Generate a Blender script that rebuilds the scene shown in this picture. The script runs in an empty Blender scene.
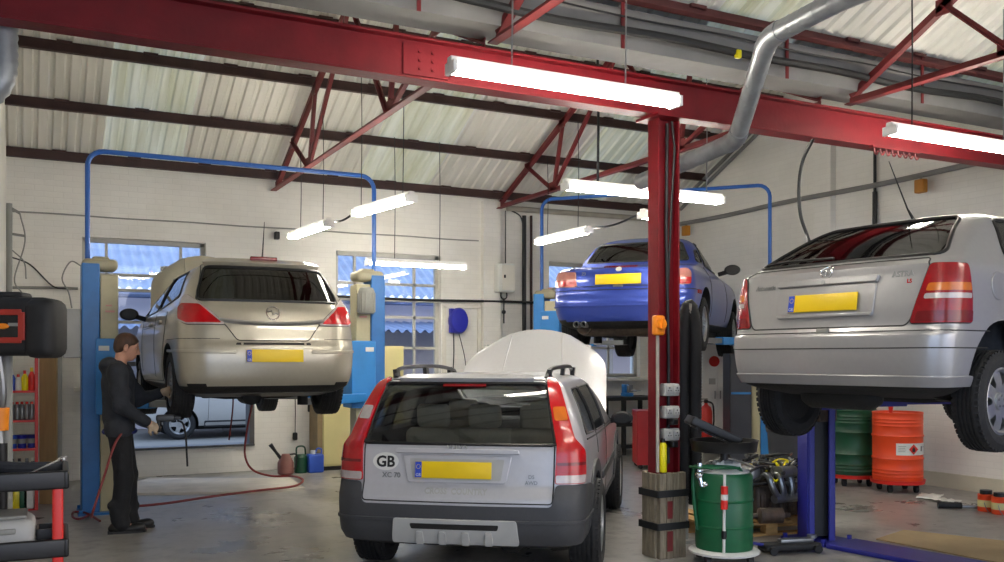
import bpy, bmesh, math, random
import numpy as np
from mathutils import Vector, Matrix
RND = random.Random(7)
sc = bpy.context.scene
COL = sc.collection
PI = math.pi
rad = math.radians
# ---- camera calibration: building axes (x along the back wall, y away from the camera, z up) ----
F, CX, YH, CH, PHI = 930.0, 502.0, 358.0, 1.6, rad(27.2)
CP, SP = math.cos(PHI), math.sin(PHI)
def ray(px, py):
    a = (px - CX) / F
    return Vector((a * CP + SP, -a * SP + CP, (YH - py) / F))
CAM = Vector((0, 0, CH))
def at_d(px, py, d): return CAM + ray(px, py) * d
def at_y(px, py, y): r = ray(px, py); return CAM + r * (y / r.y)
def at_x(px, py, x): r = ray(px, py); return CAM + r * (x / r.x)
def at_z(px, py, z): r = ray(px, py); return CAM + r * ((z - CH) / r.z)
def cam2w(xc, d, z=0.0): return Vector((xc * CP + d * SP, -xc * SP + d * CP, z))

# ---- materials ----
def lin(c):
    if isinstance(c, str):
        c = [int(c[i:i + 2], 16) / 255 for i in (0, 2, 4)]
    return tuple(x / 12.92 if x <= .04045 else ((x + .055) / 1.055) ** 2.4 for x in c)
def nodes(name):
    m = bpy.data.materials.new(name); m.use_nodes = True
    nt = m.node_tree
    return m, nt, nt.nodes['Principled BSDF'], nt.nodes['Material Output']
def mat(name, col, rough=.5, metal=0, var=.1, scale=6, bump=0, coat=0, emit=0, spec=None, stain=None, stain_amt=.5, detail=4, stretch=None):
    m, nt, p, out = nodes(name)
    N, L = nt.nodes.new, nt.links.new
    c = lin(col)
    tc = N('ShaderNodeTexCoord'); nz = N('ShaderNodeTexNoise')
    nz.inputs['Scale'].default_value = scale; nz.inputs['Detail'].default_value = detail
    if stretch:
        mp = N('ShaderNodeMapping'); mp.inputs['Scale'].default_value = stretch
        L(tc.outputs['Object'], mp.inputs['Vector']); L(mp.outputs['Vector'], nz.inputs['Vector'])
    else:
        L(tc.outputs['Object'], nz.inputs['Vector'])
    rp = N('ShaderNodeValToRGB')
    rp.color_ramp.elements[0].position = .3; rp.color_ramp.elements[1].position = .7
    rp.color_ramp.elements[0].color = tuple(max(0, x * (1 - var)) for x in c) + (1,)
    rp.color_ramp.elements[1].color = tuple(min(1, x * (1 + var)) for x in c) + (1,)
    L(nz.outputs['Fac'], rp.inputs['Fac'])
    col_out = rp.outputs['Color']
    if stain:
        n2 = N('ShaderNodeTexNoise'); n2.inputs['Scale'].default_value = scale * .35; n2.inputs['Detail'].default_value = 8
        n2.inputs['Roughness'].default_value = .65
        L(tc.outputs['Object'], n2.inputs['Vector'])
        r2 = N('ShaderNodeValToRGB'); r2.color_ramp.elements[0].position = .5; r2.color_ramp.elements[1].position = .72
        r2.color_ramp.elements[1].color = (stain_amt,) * 3 + (1,)
        r2.color_ramp.elements[0].color = (0, 0, 0, 1)
        L(n2.outputs['Fac'], r2.inputs['Fac'])
        mx = N('ShaderNodeMix'); mx.data_type = 'RGBA'
        L(r2.outputs['Color'], mx.inputs['Factor']); L(col_out, mx.inputs['A'])
        mx.inputs['B'].default_value = lin(stain) + (1,)
        col_out = mx.outputs['Result']
    L(col_out, p.inputs['Base Color'])
    p.inputs['Roughness'].default_value = rough
    p.inputs['Metallic'].default_value = metal
    if spec is not None: p.inputs['Specular IOR Level'].default_value = spec
    if coat: p.inputs['Coat Weight'].default_value = coat; p.inputs['Coat Roughness'].default_value = .06
    if bump:
        b = N('ShaderNodeBump'); b.inputs['Strength'].default_value = bump; b.inputs['Distance'].default_value = .02
        n3 = N('ShaderNodeTexNoise'); n3.inputs['Scale'].default_value = scale * 6
        L(tc.outputs['Object'], n3.inputs['Vector']); L(n3.outputs['Fac'], b.inputs['Height']); L(b.outputs['Normal'], p.inputs['Normal'])
    if emit:
        p.inputs['Emission Color'].default_value = c + (1,); p.inputs['Emission Strength'].default_value = emit
    return m
def glass_mat(name, tint, refl=.06, rough=.02):
    m, nt, p, out = nodes(name); N, L = nt.nodes.new, nt.links.new
    nt.nodes.remove(p)
    tr = N('ShaderNodeBsdfTransparent'); gl = N('ShaderNodeBsdfGlossy'); fr = N('ShaderNodeLayerWeight'); mx = N('ShaderNodeMixShader')
    nz = N('ShaderNodeTexNoise'); nz.inputs['Scale'].default_value = 3
    rp = N('ShaderNodeMapRange'); rp.inputs['To Min'].default_value = rough; rp.inputs['To Max'].default_value = rough * 1.6
    tr.inputs['Color'].default_value = tuple(tint) + (1,)
    ad = N('ShaderNodeMath'); ad.operation = 'MULTIPLY_ADD'; ad.inputs[1].default_value = .8; ad.inputs[2].default_value = refl
    fr.inputs['Blend'].default_value = .12
    L(nz.outputs['Fac'], rp.inputs['Value']); L(rp.outputs['Result'], gl.inputs['Roughness'])
    L(fr.outputs['Fresnel'], ad.inputs[0]); ad.use_clamp = True
    fr.inputs['Blend'].default_value = .25
    L(ad.outputs[0], mx.inputs['Fac']); L(tr.outputs[0], mx.inputs[1]); L(gl.outputs[0], mx.inputs[2]); L(mx.outputs[0], out.inputs['Surface'])
    return m
def emit_mat(name, col, s):
    m, nt, p, out = nodes(name); N, L = nt.nodes.new, nt.links.new
    nz = N('ShaderNodeTexNoise'); nz.inputs['Scale'].default_value = 2
    rp = N('ShaderNodeMapRange'); rp.inputs['To Min'].default_value = s * .96; rp.inputs['To Max'].default_value = s * 1.04
    L(nz.outputs['Fac'], rp.inputs['Value']); L(rp.outputs['Result'], p.inputs['Emission Strength'])
    p.inputs['Emission Color'].default_value = lin(col) + (1,); p.inputs['Base Color'].default_value = (.8, .8, .8, 1)
    return m

# ---- mesh builder ----
def frame(d, up=(0, 0, 1)):
    d = Vector(d).normalized(); u = Vector(up)
    if abs(d.dot(u)) > .999: u = Vector((1, 0, 0))
    a = u.cross(d).normalized(); b = d.cross(a)
    return a, b, d
class MB:
    def __init__(s): s.v, s.f, s.m, s.mi = [], [], [], 0
    def add(s, vs, fs):
        o = len(s.v); s.v += [tuple(v) for v in vs]
        for f in fs: s.f.append(tuple(i + o for i in f)); s.m.append(s.mi)
        return s
    def box(s, c, d, M=None, rz=0):
        c = Vector(c); hx, hy, hz = d[0] / 2, d[1] / 2, d[2] / 2
        R = Matrix.Rotation(rz, 3, 'Z') if rz else None
        vs = []
        for x, y, z in ((-1, -1, -1), (1, -1, -1), (1, 1, -1), (-1, 1, -1), (-1, -1, 1), (1, -1, 1), (1, 1, 1), (-1, 1, 1)):
            v = Vector((x * hx, y * hy, z * hz))
            if R: v = R @ v
            v = v + c
            if M: v = M @ v
            vs.append(v)
        return s.add(vs, ((3, 2, 1, 0), (4, 5, 6, 7), (0, 1, 5, 4), (1, 2, 6, 5), (2, 3, 7, 6), (3, 0, 4, 7)))
    def rbox(s, c, d, r, M=None, rz=0, n=3):     # rounded-edge box (superquadric-like)
        nu, nv = 4 * n + 4, 2 * n + 2
        hx, hy, hz = d[0] / 2 - r, d[1] / 2 - r, d[2] / 2 - r
        R = Matrix.Rotation(rz, 3, 'Z'); rings = []
        for j in range(nv):
            jj = j if j <= n else j - 1
            ph = -PI / 2 + PI * jj / (2 * n); zz = (-hz if j <= n else hz) + r * math.sin(ph); rr = r * math.cos(ph)
            ring = []
            for q, (sx, sy) in enumerate(((1, 1), (-1, 1), (-1, -1), (1, -1))):
                for k in range(n + 1):
                    a = q * PI / 2 + k * PI / 2 / n
                    v = R @ Vector((sx * hx + rr * math.cos(a), sy * hy + rr * math.sin(a), zz)) + Vector(c)
                    ring.append(M @ v if M else v)
            rings.append(ring)
        vs = [v for r_ in rings for v in r_]; fs = []
        for j in range(nv - 1):
            for i in range(nu): fs.append((j * nu + i, j * nu + (i + 1) % nu, (j + 1) * nu + (i + 1) % nu, (j + 1) * nu + i))
        fs.append(tuple(reversed(range(nu)))); fs.append(tuple((nv - 1) * nu + i for i in range(nu)))
        return s.add(vs, fs)
    def beam(s, p0, p1, w, h, up=(0, 0, 1)):
        p0, p1 = Vector(p0), Vector(p1); a, b, d = frame(p1 - p0, up); vs = []
        for p in (p0, p1):
            for x, y in ((-1, -1), (1, -1), (1, 1), (-1, 1)): vs.append(p + a * x * w / 2 + b * y * h / 2)
        return s.add(vs, ((3, 2, 1, 0), (4, 5, 6, 7), (0, 1, 5, 4), (1, 2, 6, 5), (2, 3, 7, 6), (3, 0, 4, 7)))
    def lbeam(s, p0, p1, w, h, t=.012, up=(0, 0, 1), side=1):    # angle iron
        p0, p1 = Vector(p0), Vector(p1); a, b, d = frame(p1 - p0, up)
        s.beam(p0 + a * side * 0, p1 + a * side * 0, t, h, up)
        o = a * side * (w / 2) - b * (h / 2 - t / 2)
        return s.beam(p0 + o, p1 + o, w, t, up)
    def cyl(s, p0, p1, r0, r1=None, n=16, caps=True):
        r1 = r0 if r1 is None else r1
        p0, p1 = Vector(p0), Vector(p1); a, b, d = frame(p1 - p0); vs = []
        for p, r in ((p0, r0), (p1, r1)):
            for i in range(n):
                t = 2 * PI * i / n; vs.append(p + a * r * math.cos(t) + b * r * math.sin(t))
        fs = [(i, (i + 1) % n, n + (i + 1) % n, n + i) for i in range(n)]
        if caps: fs += [tuple(reversed(range(n))), tuple(range(n, 2 * n))]
        return s.add(vs, fs)
    def tube(s, pts, r, n=8, closed=False, ribs=None):
        pts = [Vector(p) for p in pts]; k = len(pts)
        rs = r if isinstance(r, (list, tuple)) else [r] * k
        tang = []
        for i in range(k):
            if closed: t = pts[(i + 1) % k] - pts[i - 1]
            else: t = pts[min(i + 1, k - 1)] - pts[max(i - 1, 0)]
            tang.append(t.normalized() if t.length > 1e-9 else Vector((0, 0, 1)))
        a, b, d = frame(tang[0]); vs = []
        for i in range(k):
            t = tang[i]; a = (a - t * a.dot(t))
            a = a.normalized() if a.length > 1e-6 else frame(t)[0]
            b = t.cross(a)
            for j in range(n):
                th = 2 * PI * j / n; vs.append(pts[i] + a * rs[i] * math.cos(th) + b * rs[i] * math.sin(th))
        fs = []
        for i in range(k if closed else k - 1):
            o, o2 = i * n, ((i + 1) % k) * n
            for j in range(n): fs.append((o + j, o + (j + 1) % n, o2 + (j + 1) % n, o2 + j))
        if not closed: fs += [tuple(reversed(range(n))), tuple((k - 1) * n + j for j in range(n))]
        return s.add(vs, fs)
    def lathe(s, prof, n=24, M=None, closed=False):
        vs = []; k = len(prof)
        for r, z in prof:
            for i in range(n):
                t = 2 * PI * i / n; v = Vector((r * math.cos(t), r * math.sin(t), z)); vs.append(M @ v if M else v)
        fs = []
        for j in range(k if closed else k - 1):
            o, o2 = j * n, ((j + 1) % k) * n
            for i in range(n): fs.append((o + i, o + (i + 1) % n, o2 + (i + 1) % n, o2 + i))
        if not closed:
            if prof[0][0] > 1e-6: fs.append(tuple(reversed(range(n))))
            if prof[-1][0] > 1e-6: fs.append(tuple((k - 1) * n + i for i in range(n)))
        return s.add(vs, fs)
    def prism(s, poly, h0, h1, M=None):      # poly in (x, y), extruded along z, then M
        k = len(poly); vs = [Vector((p[0], p[1], h)) for h in (h0, h1) for p in poly]
        if M: vs = [M @ v for v in vs]
        fs = [(i, (i + 1) % k, k + (i + 1) % k, k + i) for i in range(k)] + [tuple(reversed(range(k))), tuple(range(k, 2 * k))]
        return s.add(vs, fs)
    def ball(s, c, r, n=12, sc_=(1, 1, 1)):
        m = n // 2
        prof = [(max(1e-5, r * math.cos(-PI / 2 + PI * j / m)), r * math.sin(-PI / 2 + PI * j / m)) for j in range(m + 1)]
        return s.lathe(prof, n, Matrix.Translation(Vector(c)) @ Matrix.Diagonal(Vector(sc_).to_4d()))
    def build(s, name, m, parent=None, smooth=35, bevel=0, loc=None, rz=0, seg=2):
        me = bpy.data.meshes.new(name); me.from_pydata(s.v, [], s.f); me.update()
        bm = bmesh.new(); bm.from_mesh(me)
        bmesh.ops.remove_doubles(bm, verts=bm.verts, dist=1e-5)
        bmesh.ops.recalc_face_normals(bm, faces=bm.faces)
        if smooth:
            ca = rad(smooth)
            for f in bm.faces: f.smooth = True
            for e in bm.edges:
                if len(e.link_faces) == 2 and e.calc_face_angle(0) > ca: e.smooth = False
        mis = s.m
        bm.to_mesh(me); bm.free()
        for q in (m if isinstance(m, (list, tuple)) else [m]): me.materials.append(q)
        if isinstance(m, (list, tuple)) and len(me.polygons) == len(mis):
            me.polygons.foreach_set('material_index', mis)
        o = bpy.data.objects.new(name, me); COL.objects.link(o)
        if parent: o.parent = parent
        if loc is not None: o.location = loc
        if rz: o.rotation_euler = (0, 0, rz)
        if bevel:
            bv = o.modifiers.new('bevel', 'BEVEL'); bv.width = bevel; bv.segments = seg; bv.limit_method = 'ANGLE'; bv.angle_limit = rad(40)
        return o
def islands(s, name, m, parent):
    pr = list(range(len(s.v)))
    def fd(i):
        while pr[i] != i: pr[i] = pr[pr[i]]; i = pr[i]
        return i
    for f in s.f:
        for a in f[1:]: pr[fd(a)] = fd(f[0])
    gr = {}
    for f in s.f: gr.setdefault(fd(f[0]), []).append(f)
    for fs in gr.values():
        ix = sorted({i for f in fs for i in f}); mp = {i: k for k, i in enumerate(ix)}
        MB().add([s.v[i] for i in ix], [tuple(mp[i] for i in f) for f in fs]).build(name, m, parent)
MB.islands = islands
def tag(o, label=None, cat=None, group=None, kind=None):
    if label: o['label'] = label
    if cat: o['category'] = cat
    if group: o['group'] = group
    if kind: o['kind'] = kind
    return o
def thing(name, label, cat, loc=(0, 0, 0), rz=0, group=None):
    o = bpy.data.objects.new(name, None); COL.objects.link(o); o.empty_display_size = .1
    o.location = loc; o.rotation_euler = (0, 0, rz)
    return tag(o, label, cat, group)
def struct(o, label=None): return tag(o, label, None, None, 'structure')
def copy_tree(o, parent=None):
    c = o.copy(); COL.objects.link(c)
    if parent: c.parent = parent
    for ch in list(o.children): copy_tree(ch, c)
    return c
def bez(p0, p1, p2, p3, n=12):
    p0, p1, p2, p3 = map(Vector, (p0, p1, p2, p3)); r = []
    for i in range(n + 1):
        t = i / n; u = 1 - t; r.append(p0 * u ** 3 + p1 * 3 * u * u * t + p2 * 3 * u * t * t + p3 * t ** 3)
    return r
def spline(pts, n=6):          # Catmull-Rom through the points
    P = [Vector(p) for p in pts]; P = [P[0] * 2 - P[1]] + P + [P[-1] * 2 - P[-2]]; r = []
    for i in range(1, len(P) - 2):
        a, b, c, d = P[i - 1:i + 3]
        for k in range(n):
            t = k / n
            r.append(.5 * ((2 * b) + (c - a) * t + (2 * a - 5 * b + 4 * c - d) * t * t + (3 * b - a - 3 * c + d) * t ** 3))
    r.append(P[-2]); return r
def rpoly(pts, r=.03, n=4):    # round the corners of a polygon
    k = len(pts); out = []
    for i in range(k):
        p = Vector(pts[i][:2]); q = pts[i]; rr = q[2] if len(q) > 2 else r
        a = Vector(pts[i - 1][:2]); b = Vector(pts[(i + 1) % k][:2])
        da, db = (a - p), (b - p); la, lb = da.length, db.length
        t = min(rr, la * .45, lb * .45)
        p0, p1 = p + da / la * t, p + db / lb * t
        for j in range(n + 1):
            u = j / n; out.append(tuple(p0 * (1 - u) ** 2 + p * 2 * u * (1 - u) + p1 * u * u))
    return out
def text2d(s, size=.1, bold=0, align='CENTER'):
    cu = bpy.data.curves.new('t', 'FONT'); cu.body = s; cu.size = size; cu.align_x = align; cu.offset = bold; cu.resolution_u = 3
    o = bpy.data.objects.new('t', cu); COL.objects.link(o)
    dg = bpy.context.evaluated_depsgraph_get(); dg.update()
    e = o.evaluated_get(dg); me = e.to_mesh()
    vs = [(v.co.x, v.co.y) for v in me.vertices]; fs = [tuple(p.vertices) for p in me.polygons]
    e.to_mesh_clear(); bpy.data.objects.remove(o); bpy.data.curves.remove(cu)
    return vs, fs
def flat_text(s, size, M, m, parent, name, th=.002, bold=0, align='CENTER'):
    vs, fs = text2d(s, size, bold, align); mb = MB(); k = len(vs)
    mb.add([M @ Vector((x, y, th)) for x, y in vs], fs)
    return mb.build(name, m, parent, smooth=0)

# ---- palette ----
MT = {}
MT['white'] = mat('white paint', 'e2ddd0', .55, var=.04, scale=3)
MT['cream'] = mat('cream enamel', 'b9b18f', .45, var=.08, scale=4, stain='7d745a', stain_amt=.3)
MT['cream2'] = mat('cream locker paint', 'cfc48c', .45, var=.06, scale=3)
MT['red'] = mat('red oxide gloss paint', '6c0c16', .5, var=.14, scale=5, bump=.08, stain='4e0c13', stain_amt=.35, spec=.3)
MT['redtruss'] = mat('red oxide truss paint', '6c1d1f', .5, var=.2, scale=5, stain='3a1512', stain_amt=.4)
MT['purlin'] = mat('dark maroon purlin paint', '3a2320', .6, var=.25, scale=6)
MT['blue'] = mat('lift blue enamel', '2a6cae', .38, var=.12, scale=4, stain='1c4470', stain_amt=.35)
MT['blue2'] = mat('bright lift blue enamel', '2f7fc4', .38, var=.1, scale=4)
MT['pipe'] = mat('blue hydraulic pipe', '2a62b4', .35, var=.06, scale=4)
MT['violet'] = mat('violet blue lift enamel', '26298a', .42, var=.1, scale=4, stain='17184e', stain_amt=.4)
MT['dark'] = mat('dark rubber', '1a1a1b', .65, var=.2, scale=20)
MT['tyre'] = mat('tyre rubber', '1c1c1d', .75, var=.25, scale=30, bump=.15)
MT['plastic'] = mat('charcoal bumper plastic', '3a3b3e', .55, var=.06, scale=40, bump=.05)
MT['blackgloss'] = mat('black gloss', '0c0c0d', .15, var=.1)
MT['blackplastic'] = mat('black plastic', '141415', .4, var=.2, scale=12)
MT['under'] = mat('underseal', '141312', .7, var=.4, scale=8, bump=.2)
MT['steel'] = mat('bare steel', '8d8f90', .35, .8, var=.15, scale=10)
MT['iron'] = mat('rusty dark iron', '4a4038', .6, .4, var=.4, scale=14, bump=.2, stain='5c3a22', stain_amt=.5)
MT['alloy'] = mat('silver alloy', 'b2b3b3', .28, .85, var=.06, scale=10)
MT['galv'] = mat('galvanised steel', '8f9396', .36, .5, var=.14, scale=9)
MT['chrome'] = mat('chrome', 'd8d8d8', .12, .95, var=.04)
MT['grey'] = mat('grey enamel', '8a8a84', .5, var=.1, scale=5)
MT['ltgrey'] = mat('light grey plastic', 'a9a9a6', .5, var=.08, scale=5)
MT['capgrey'] = mat('dull cream cap', 'a39d84', .55, var=.08)
MT['frontpurlin'] = mat('brown maroon purlin paint', '5c2c2a', .6, var=.2, scale=6)
MT['gutter'] = mat('grey painted gutter', '7c7a78', .6, var=.12, scale=3)
MT['lampred'] = mat('red lamp lens', 'b00a12', .2, var=.1, scale=25, coat=.3, bump=.05)
MT['lampdark'] = mat('deep red lamp lens', '6e060c', .2, var=.1, scale=25, coat=.3)
MT['lampamber'] = mat('amber lamp lens', 'c4661a', .2, var=.1, scale=25, coat=.3)
MT['lampclear'] = mat('clear lamp lens', 'b9aeaa', .2, .1, var=.1, scale=25, coat=.4)
MT['plate'] = mat('yellow number plate', 'e6c200', .4, var=.02)
MT['eu'] = mat('blue plate strip', '1d3fae', .4, var=.05)
MT['whiteplastic'] = mat('white plastic', 'dcdcd6', .4, var=.03)
MT['seam'] = mat('panel gap shadow rubber', '1e1d1c', .6, var=.1)
MT['seat'] = mat('beige seat leather', 'b7ab92', .55, var=.1, scale=12)
MT['seatgrey'] = mat('grey seat cloth', '55565a', .85, var=.15, scale=30)
MT['cable'] = mat('black cable', '161617', .5, var=.1)
MT['hosered'] = mat('red air hose', '7c2320', .5, var=.1, scale=8)
MT['wood'] = mat('weathered timber', '7b715f', .8, var=.3, scale=7, bump=.2, stain='4c4234', stain_amt=.5, stretch=(8, 8, .8))
MT['pallet'] = mat('pallet timber', 'a8834f', .8, var=.2, scale=6, bump=.1, stretch=(1, 6, 6))
MT['green'] = mat('green drum paint', '0a5a35', .4, var=.1, scale=6, stain='0a3f26', stain_amt=.4)
MT['dkgreen'] = mat('dark green drum paint', '12452e', .4, var=.12, scale=5)
MT['orange'] = mat('orange red drum paint', 'e2471b', .4, var=.06, scale=5)
MT['redplastic'] = mat('bright red paint', 'd4281e', .4, var=.06, scale=5)
MT['orangeplastic'] = mat('orange plastic', 'ef8a14', .4, var=.05)
MT['yellow'] = mat('yellow can paint', 'e8d80c', .35, var=.04)
MT['card'] = mat('brown cardboard', 'b29a72', .85, var=.1, scale=3, stain='7f6a49', stain_amt=.4)
MT['paperboard'] = mat('dirty pale board', 'd2cabd', .8, var=.12, scale=3, stain='8a8072', stain_amt=.4)
MT['skin'] = mat('skin', 'c69278', .5, var=.06, scale=20)
MT['hair'] = mat('brown hair', '4a3222', .6, var=.25, scale=40, stretch=(1, 1, .2))
MT['cloth'] = mat('black work jacket', '262930', .85, var=.2, scale=14, bump=.2)
MT['trouser'] = mat('black work trousers', '15161a', .85, var=.2, scale=12, bump=.2)
MT['boot'] = mat('black boot leather', '121212', .5, var=.2, scale=12)
MT['glove'] = mat('pale work glove', 'b9a48c', .8, var=.1, scale=20)
MT['conduit'] = mat('painted conduit', 'a7a093', .5, var=.1)
MT['bluehose'] = mat('deep blue plastic', '20269c', .35, var=.08)
MT['bluejug'] = mat('blue jug plastic', '2a4fb0', .4, var=.06)
# ================= SETTING =================
YB, XL, XR = 13.35, -0.2, 10.15
def wall_mat(name, col, bump=.2, dirt='a59c88', dirt_amt=.25, axis='x'):
    m, nt, p, out = nodes(name); N, L = nt.nodes.new, nt.links.new
    tc = N('ShaderNodeTexCoord'); sx = N('ShaderNodeSeparateXYZ'); cb = N('ShaderNodeCombineXYZ')
    L(tc.outputs['Object'], sx.inputs[0]); L(sx.outputs['X' if axis == 'x' else 'Y'], cb.inputs['X']); L(sx.outputs['Z'], cb.inputs['Y'])
    br = N('ShaderNodeTexBrick'); br.inputs['Scale'].default_value = 1; br.inputs['Brick Width'].default_value = .225
    br.inputs['Row Height'].default_value = .075; br.inputs['Mortar Size'].default_value = .006; br.inputs['Mortar Smooth'].default_value = .6
    c = lin(col)
    br.inputs['Color1'].default_value = c + (1,); br.inputs['Color2'].default_value = tuple(x * .97 for x in c) + (1,)
    br.inputs['Mortar'].default_value = tuple(x * .93 for x in c) + (1,)
    L(cb.outputs[0], br.inputs['Vector'])
    nz = N('ShaderNodeTexNoise'); nz.inputs['Scale'].default_value = .9; nz.inputs['Detail'].default_value = 8; nz.inputs['Roughness'].default_value = .6
    L(tc.outputs['Object'], nz.inputs['Vector'])
    rp = N('ShaderNodeValToRGB'); rp.color_ramp.elements[0].position = .45; rp.color_ramp.elements[1].position = .8
    rp.color_ramp.elements[0].color = (0, 0, 0, 1); rp.color_ramp.elements[1].color = (dirt_amt,) * 3 + (1,)
    L(nz.outputs['Fac'], rp.inputs['Fac'])
    mx = N('ShaderNodeMix'); mx.data_type = 'RGBA'; L(rp.outputs['Color'], mx.inputs['Factor']); L(br.outputs['Color'], mx.inputs['A'])
    mx.inputs['B'].default_value = lin(dirt) + (1,); L(mx.outputs['Result'], p.inputs['Base Color'])
    b = N('ShaderNodeBump'); b.inputs['Strength'].default_value = bump; b.inputs['Distance'].default_value = .01; b.invert = True
    ad = N('ShaderNodeMath'); ad.operation = 'MULTIPLY_ADD'; ad.inputs[1].default_value = .6
    n2 = N('ShaderNodeTexNoise'); n2.inputs['Scale'].default_value = 25; L(tc.outputs['Object'], n2.inputs['Vector'])
    L(n2.outputs['Fac'], ad.inputs[0]); L(br.outputs['Fac'], ad.inputs[2]); L(ad.outputs[0], b.inputs['Height']); L(b.outputs['Normal'], p.inputs['Normal'])
    p.inputs['Roughness'].default_value = .6
    return m
MT['wall'] = wall_mat('white painted brick', 'ece9e1')
MT['wally'] = wall_mat('white painted brick side', 'e9e6df', axis='y')
def concrete():
    m, nt, p, out = nodes('worn garage floor paint'); N, L = nt.nodes.new, nt.links.new
    tc = N('ShaderNodeTexCoord')
    n1 = N('ShaderNodeTexNoise'); n1.inputs['Scale'].default_value = .8; n1.inputs['Detail'].default_value = 10; n1.inputs['Roughness'].default_value = .62
    n2 = N('ShaderNodeTexNoise'); n2.inputs['Scale'].default_value = 5; n2.inputs['Detail'].default_value = 8; n2.inputs['Roughness'].default_value = .7
    for n in (n1, n2): L(tc.outputs['Object'], n.inputs['Vector'])
    r1 = N('ShaderNodeValToRGB'); e = r1.color_ramp.elements
    e[0].position = .3; e[0].color = lin('75736f') + (1,); e[1].position = .62; e[1].color = lin('a19e99') + (1,)
    L(n1.outputs['Fac'], r1.inputs['Fac'])
    r2 = N('ShaderNodeValToRGB'); e = r2.color_ramp.elements
    e[0].position = .48; e[0].color = (0, 0, 0, 1); e[1].position = .72; e[1].color = (.85, .85, .85, 1)
    L(n2.outputs['Fac'], r2.inputs['Fac'])
    mx = N('ShaderNodeMix'); mx.data_type = 'RGBA'; L(r2.outputs['Color'], mx.inputs['Factor']); L(r1.outputs['Color'], mx.inputs['A'])
    mx.inputs['B'].default_value = lin('5d5a58') + (1,); L(mx.outputs['Result'], p.inputs['Base Color'])
    rr = N('ShaderNodeMapRange'); rr.inputs['From Min'].default_value = .3; rr.inputs['From Max'].default_value = .7
    rr.inputs['To Min'].default_value = .2; rr.inputs['To Max'].default_value = .48
    L(n1.outputs['Fac'], rr.inputs['Value']); L(rr.outputs['Result'], p.inputs['Roughness'])
    b = N('ShaderNodeBump'); b.inputs['Strength'].default_value = .12; b.inputs['Distance'].default_value = .01
    L(n2.outputs['Fac'], b.inputs['Height']); L(b.outputs['Normal'], p.inputs['Normal'])
    return m
def roofmat(name, translucent):
    m, nt, p, out = nodes(name); N, L = nt.nodes.new, nt.links.new
    tc = N('ShaderNodeTexCoord'); mp = N('ShaderNodeMapping'); mp.inputs['Scale'].default_value = (6, .5, .5)
    nz = N('ShaderNodeTexNoise'); nz.inputs['Scale'].default_value = 1.2; nz.inputs['Detail'].default_value = 6
    L(tc.outputs['Object'], mp.inputs['Vector']); L(mp.outputs['Vector'], nz.inputs['Vector'])
    rp = N('ShaderNodeValToRGB'); e = rp.color_ramp.elements
    cs = ('bdb78e', 'e2dec6') if translucent else ('d2d0c6', 'e4e1d8')
    e[0].position = .3; e[0].color = lin(cs[0]) + (1,); e[1].position = .68; e[1].color = lin(cs[1]) + (1,)
    L(nz.outputs['Fac'], rp.inputs['Fac']); L(rp.outputs['Color'], p.inputs['Base Color']); p.inputs['Roughness'].default_value = .5
    if translucent:
        t = N('ShaderNodeBsdfTranslucent'); L(rp.outputs['Color'], t.inputs['Color'])
        mx = N('ShaderNodeMixShader'); mx.inputs['Fac'].default_value = .14
        L(p.outputs[0], mx.inputs[1]); L(t.outputs[0], mx.inputs[2]); L(mx.outputs[0], out.inputs['Surface'])
    return m
MT['roof'] = roofmat('off white corrugated roof sheet', False); MT['rooflight'] = roofmat('grubby translucent roof sheet', True)
def wall_holes(name, org, du, U, H, thick, holes, m, extra_top=None):
    """vertical wall: starts at org, runs along du (unit), width U, height H, thickness to the left of du; holes (u0,u1,z0,z1)"""
    us = sorted({0, U} | {h[0] for h in holes} | {h[1] for h in holes}); zs = sorted({0, H} | {h[2] for h in holes} | {h[3] for h in holes})
    du = Vector(du); nn = Vector((-du.y, du.x, 0)); org = Vector(org)
    solid = [[not any(h[0] <= (us[i] + us[i + 1]) / 2 <= h[1] and h[2] <= (zs[j] + zs[j + 1]) / 2 <= h[3] for h in holes) for j in range(len(zs) - 1)] for i in range(len(us) - 1)]
    mb = MB(); P = lambda u, z, t: org + du * u + Vector((0, 0, z)) + nn * t
    ni, nj = len(us) - 1, len(zs) - 1
    for i in range(ni):
        for j in range(nj):
            if not solid[i][j]: continue
            a, b, c, d = us[i], us[i + 1], zs[j], zs[j + 1]
            mb.add([P(a, c, 0), P(b, c, 0), P(b, d, 0), P(a, d, 0)], [(0, 1, 2, 3)]); mb.add([P(a, c, thick), P(b, c, thick), P(b, d, thick), P(a, d, thick)], [(3, 2, 1, 0)])
            for di, dj, q in ((-1, 0, (a, c, a, d)), (1, 0, (b, c, b, d)), (0, -1, (a, c, b, c)), (0, 1, (a, d, b, d))):
                x, y = i + di, j + dj
                if not (0 <= x < ni and 0 <= y < nj and solid[x][y]):
                    mb.add([P(q[0], q[1], 0), P(q[2], q[3], 0), P(q[2], q[3], thick), P(q[0], q[1], thick)], [(0, 1, 2, 3)])
    return struct(mb.build(name, m, smooth=0))
# floor
fl = MB(); fl.box((4.5, 6.3, -.06), (16, 16, .12)); struct(fl.build('floor', concrete(), smooth=0))
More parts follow.
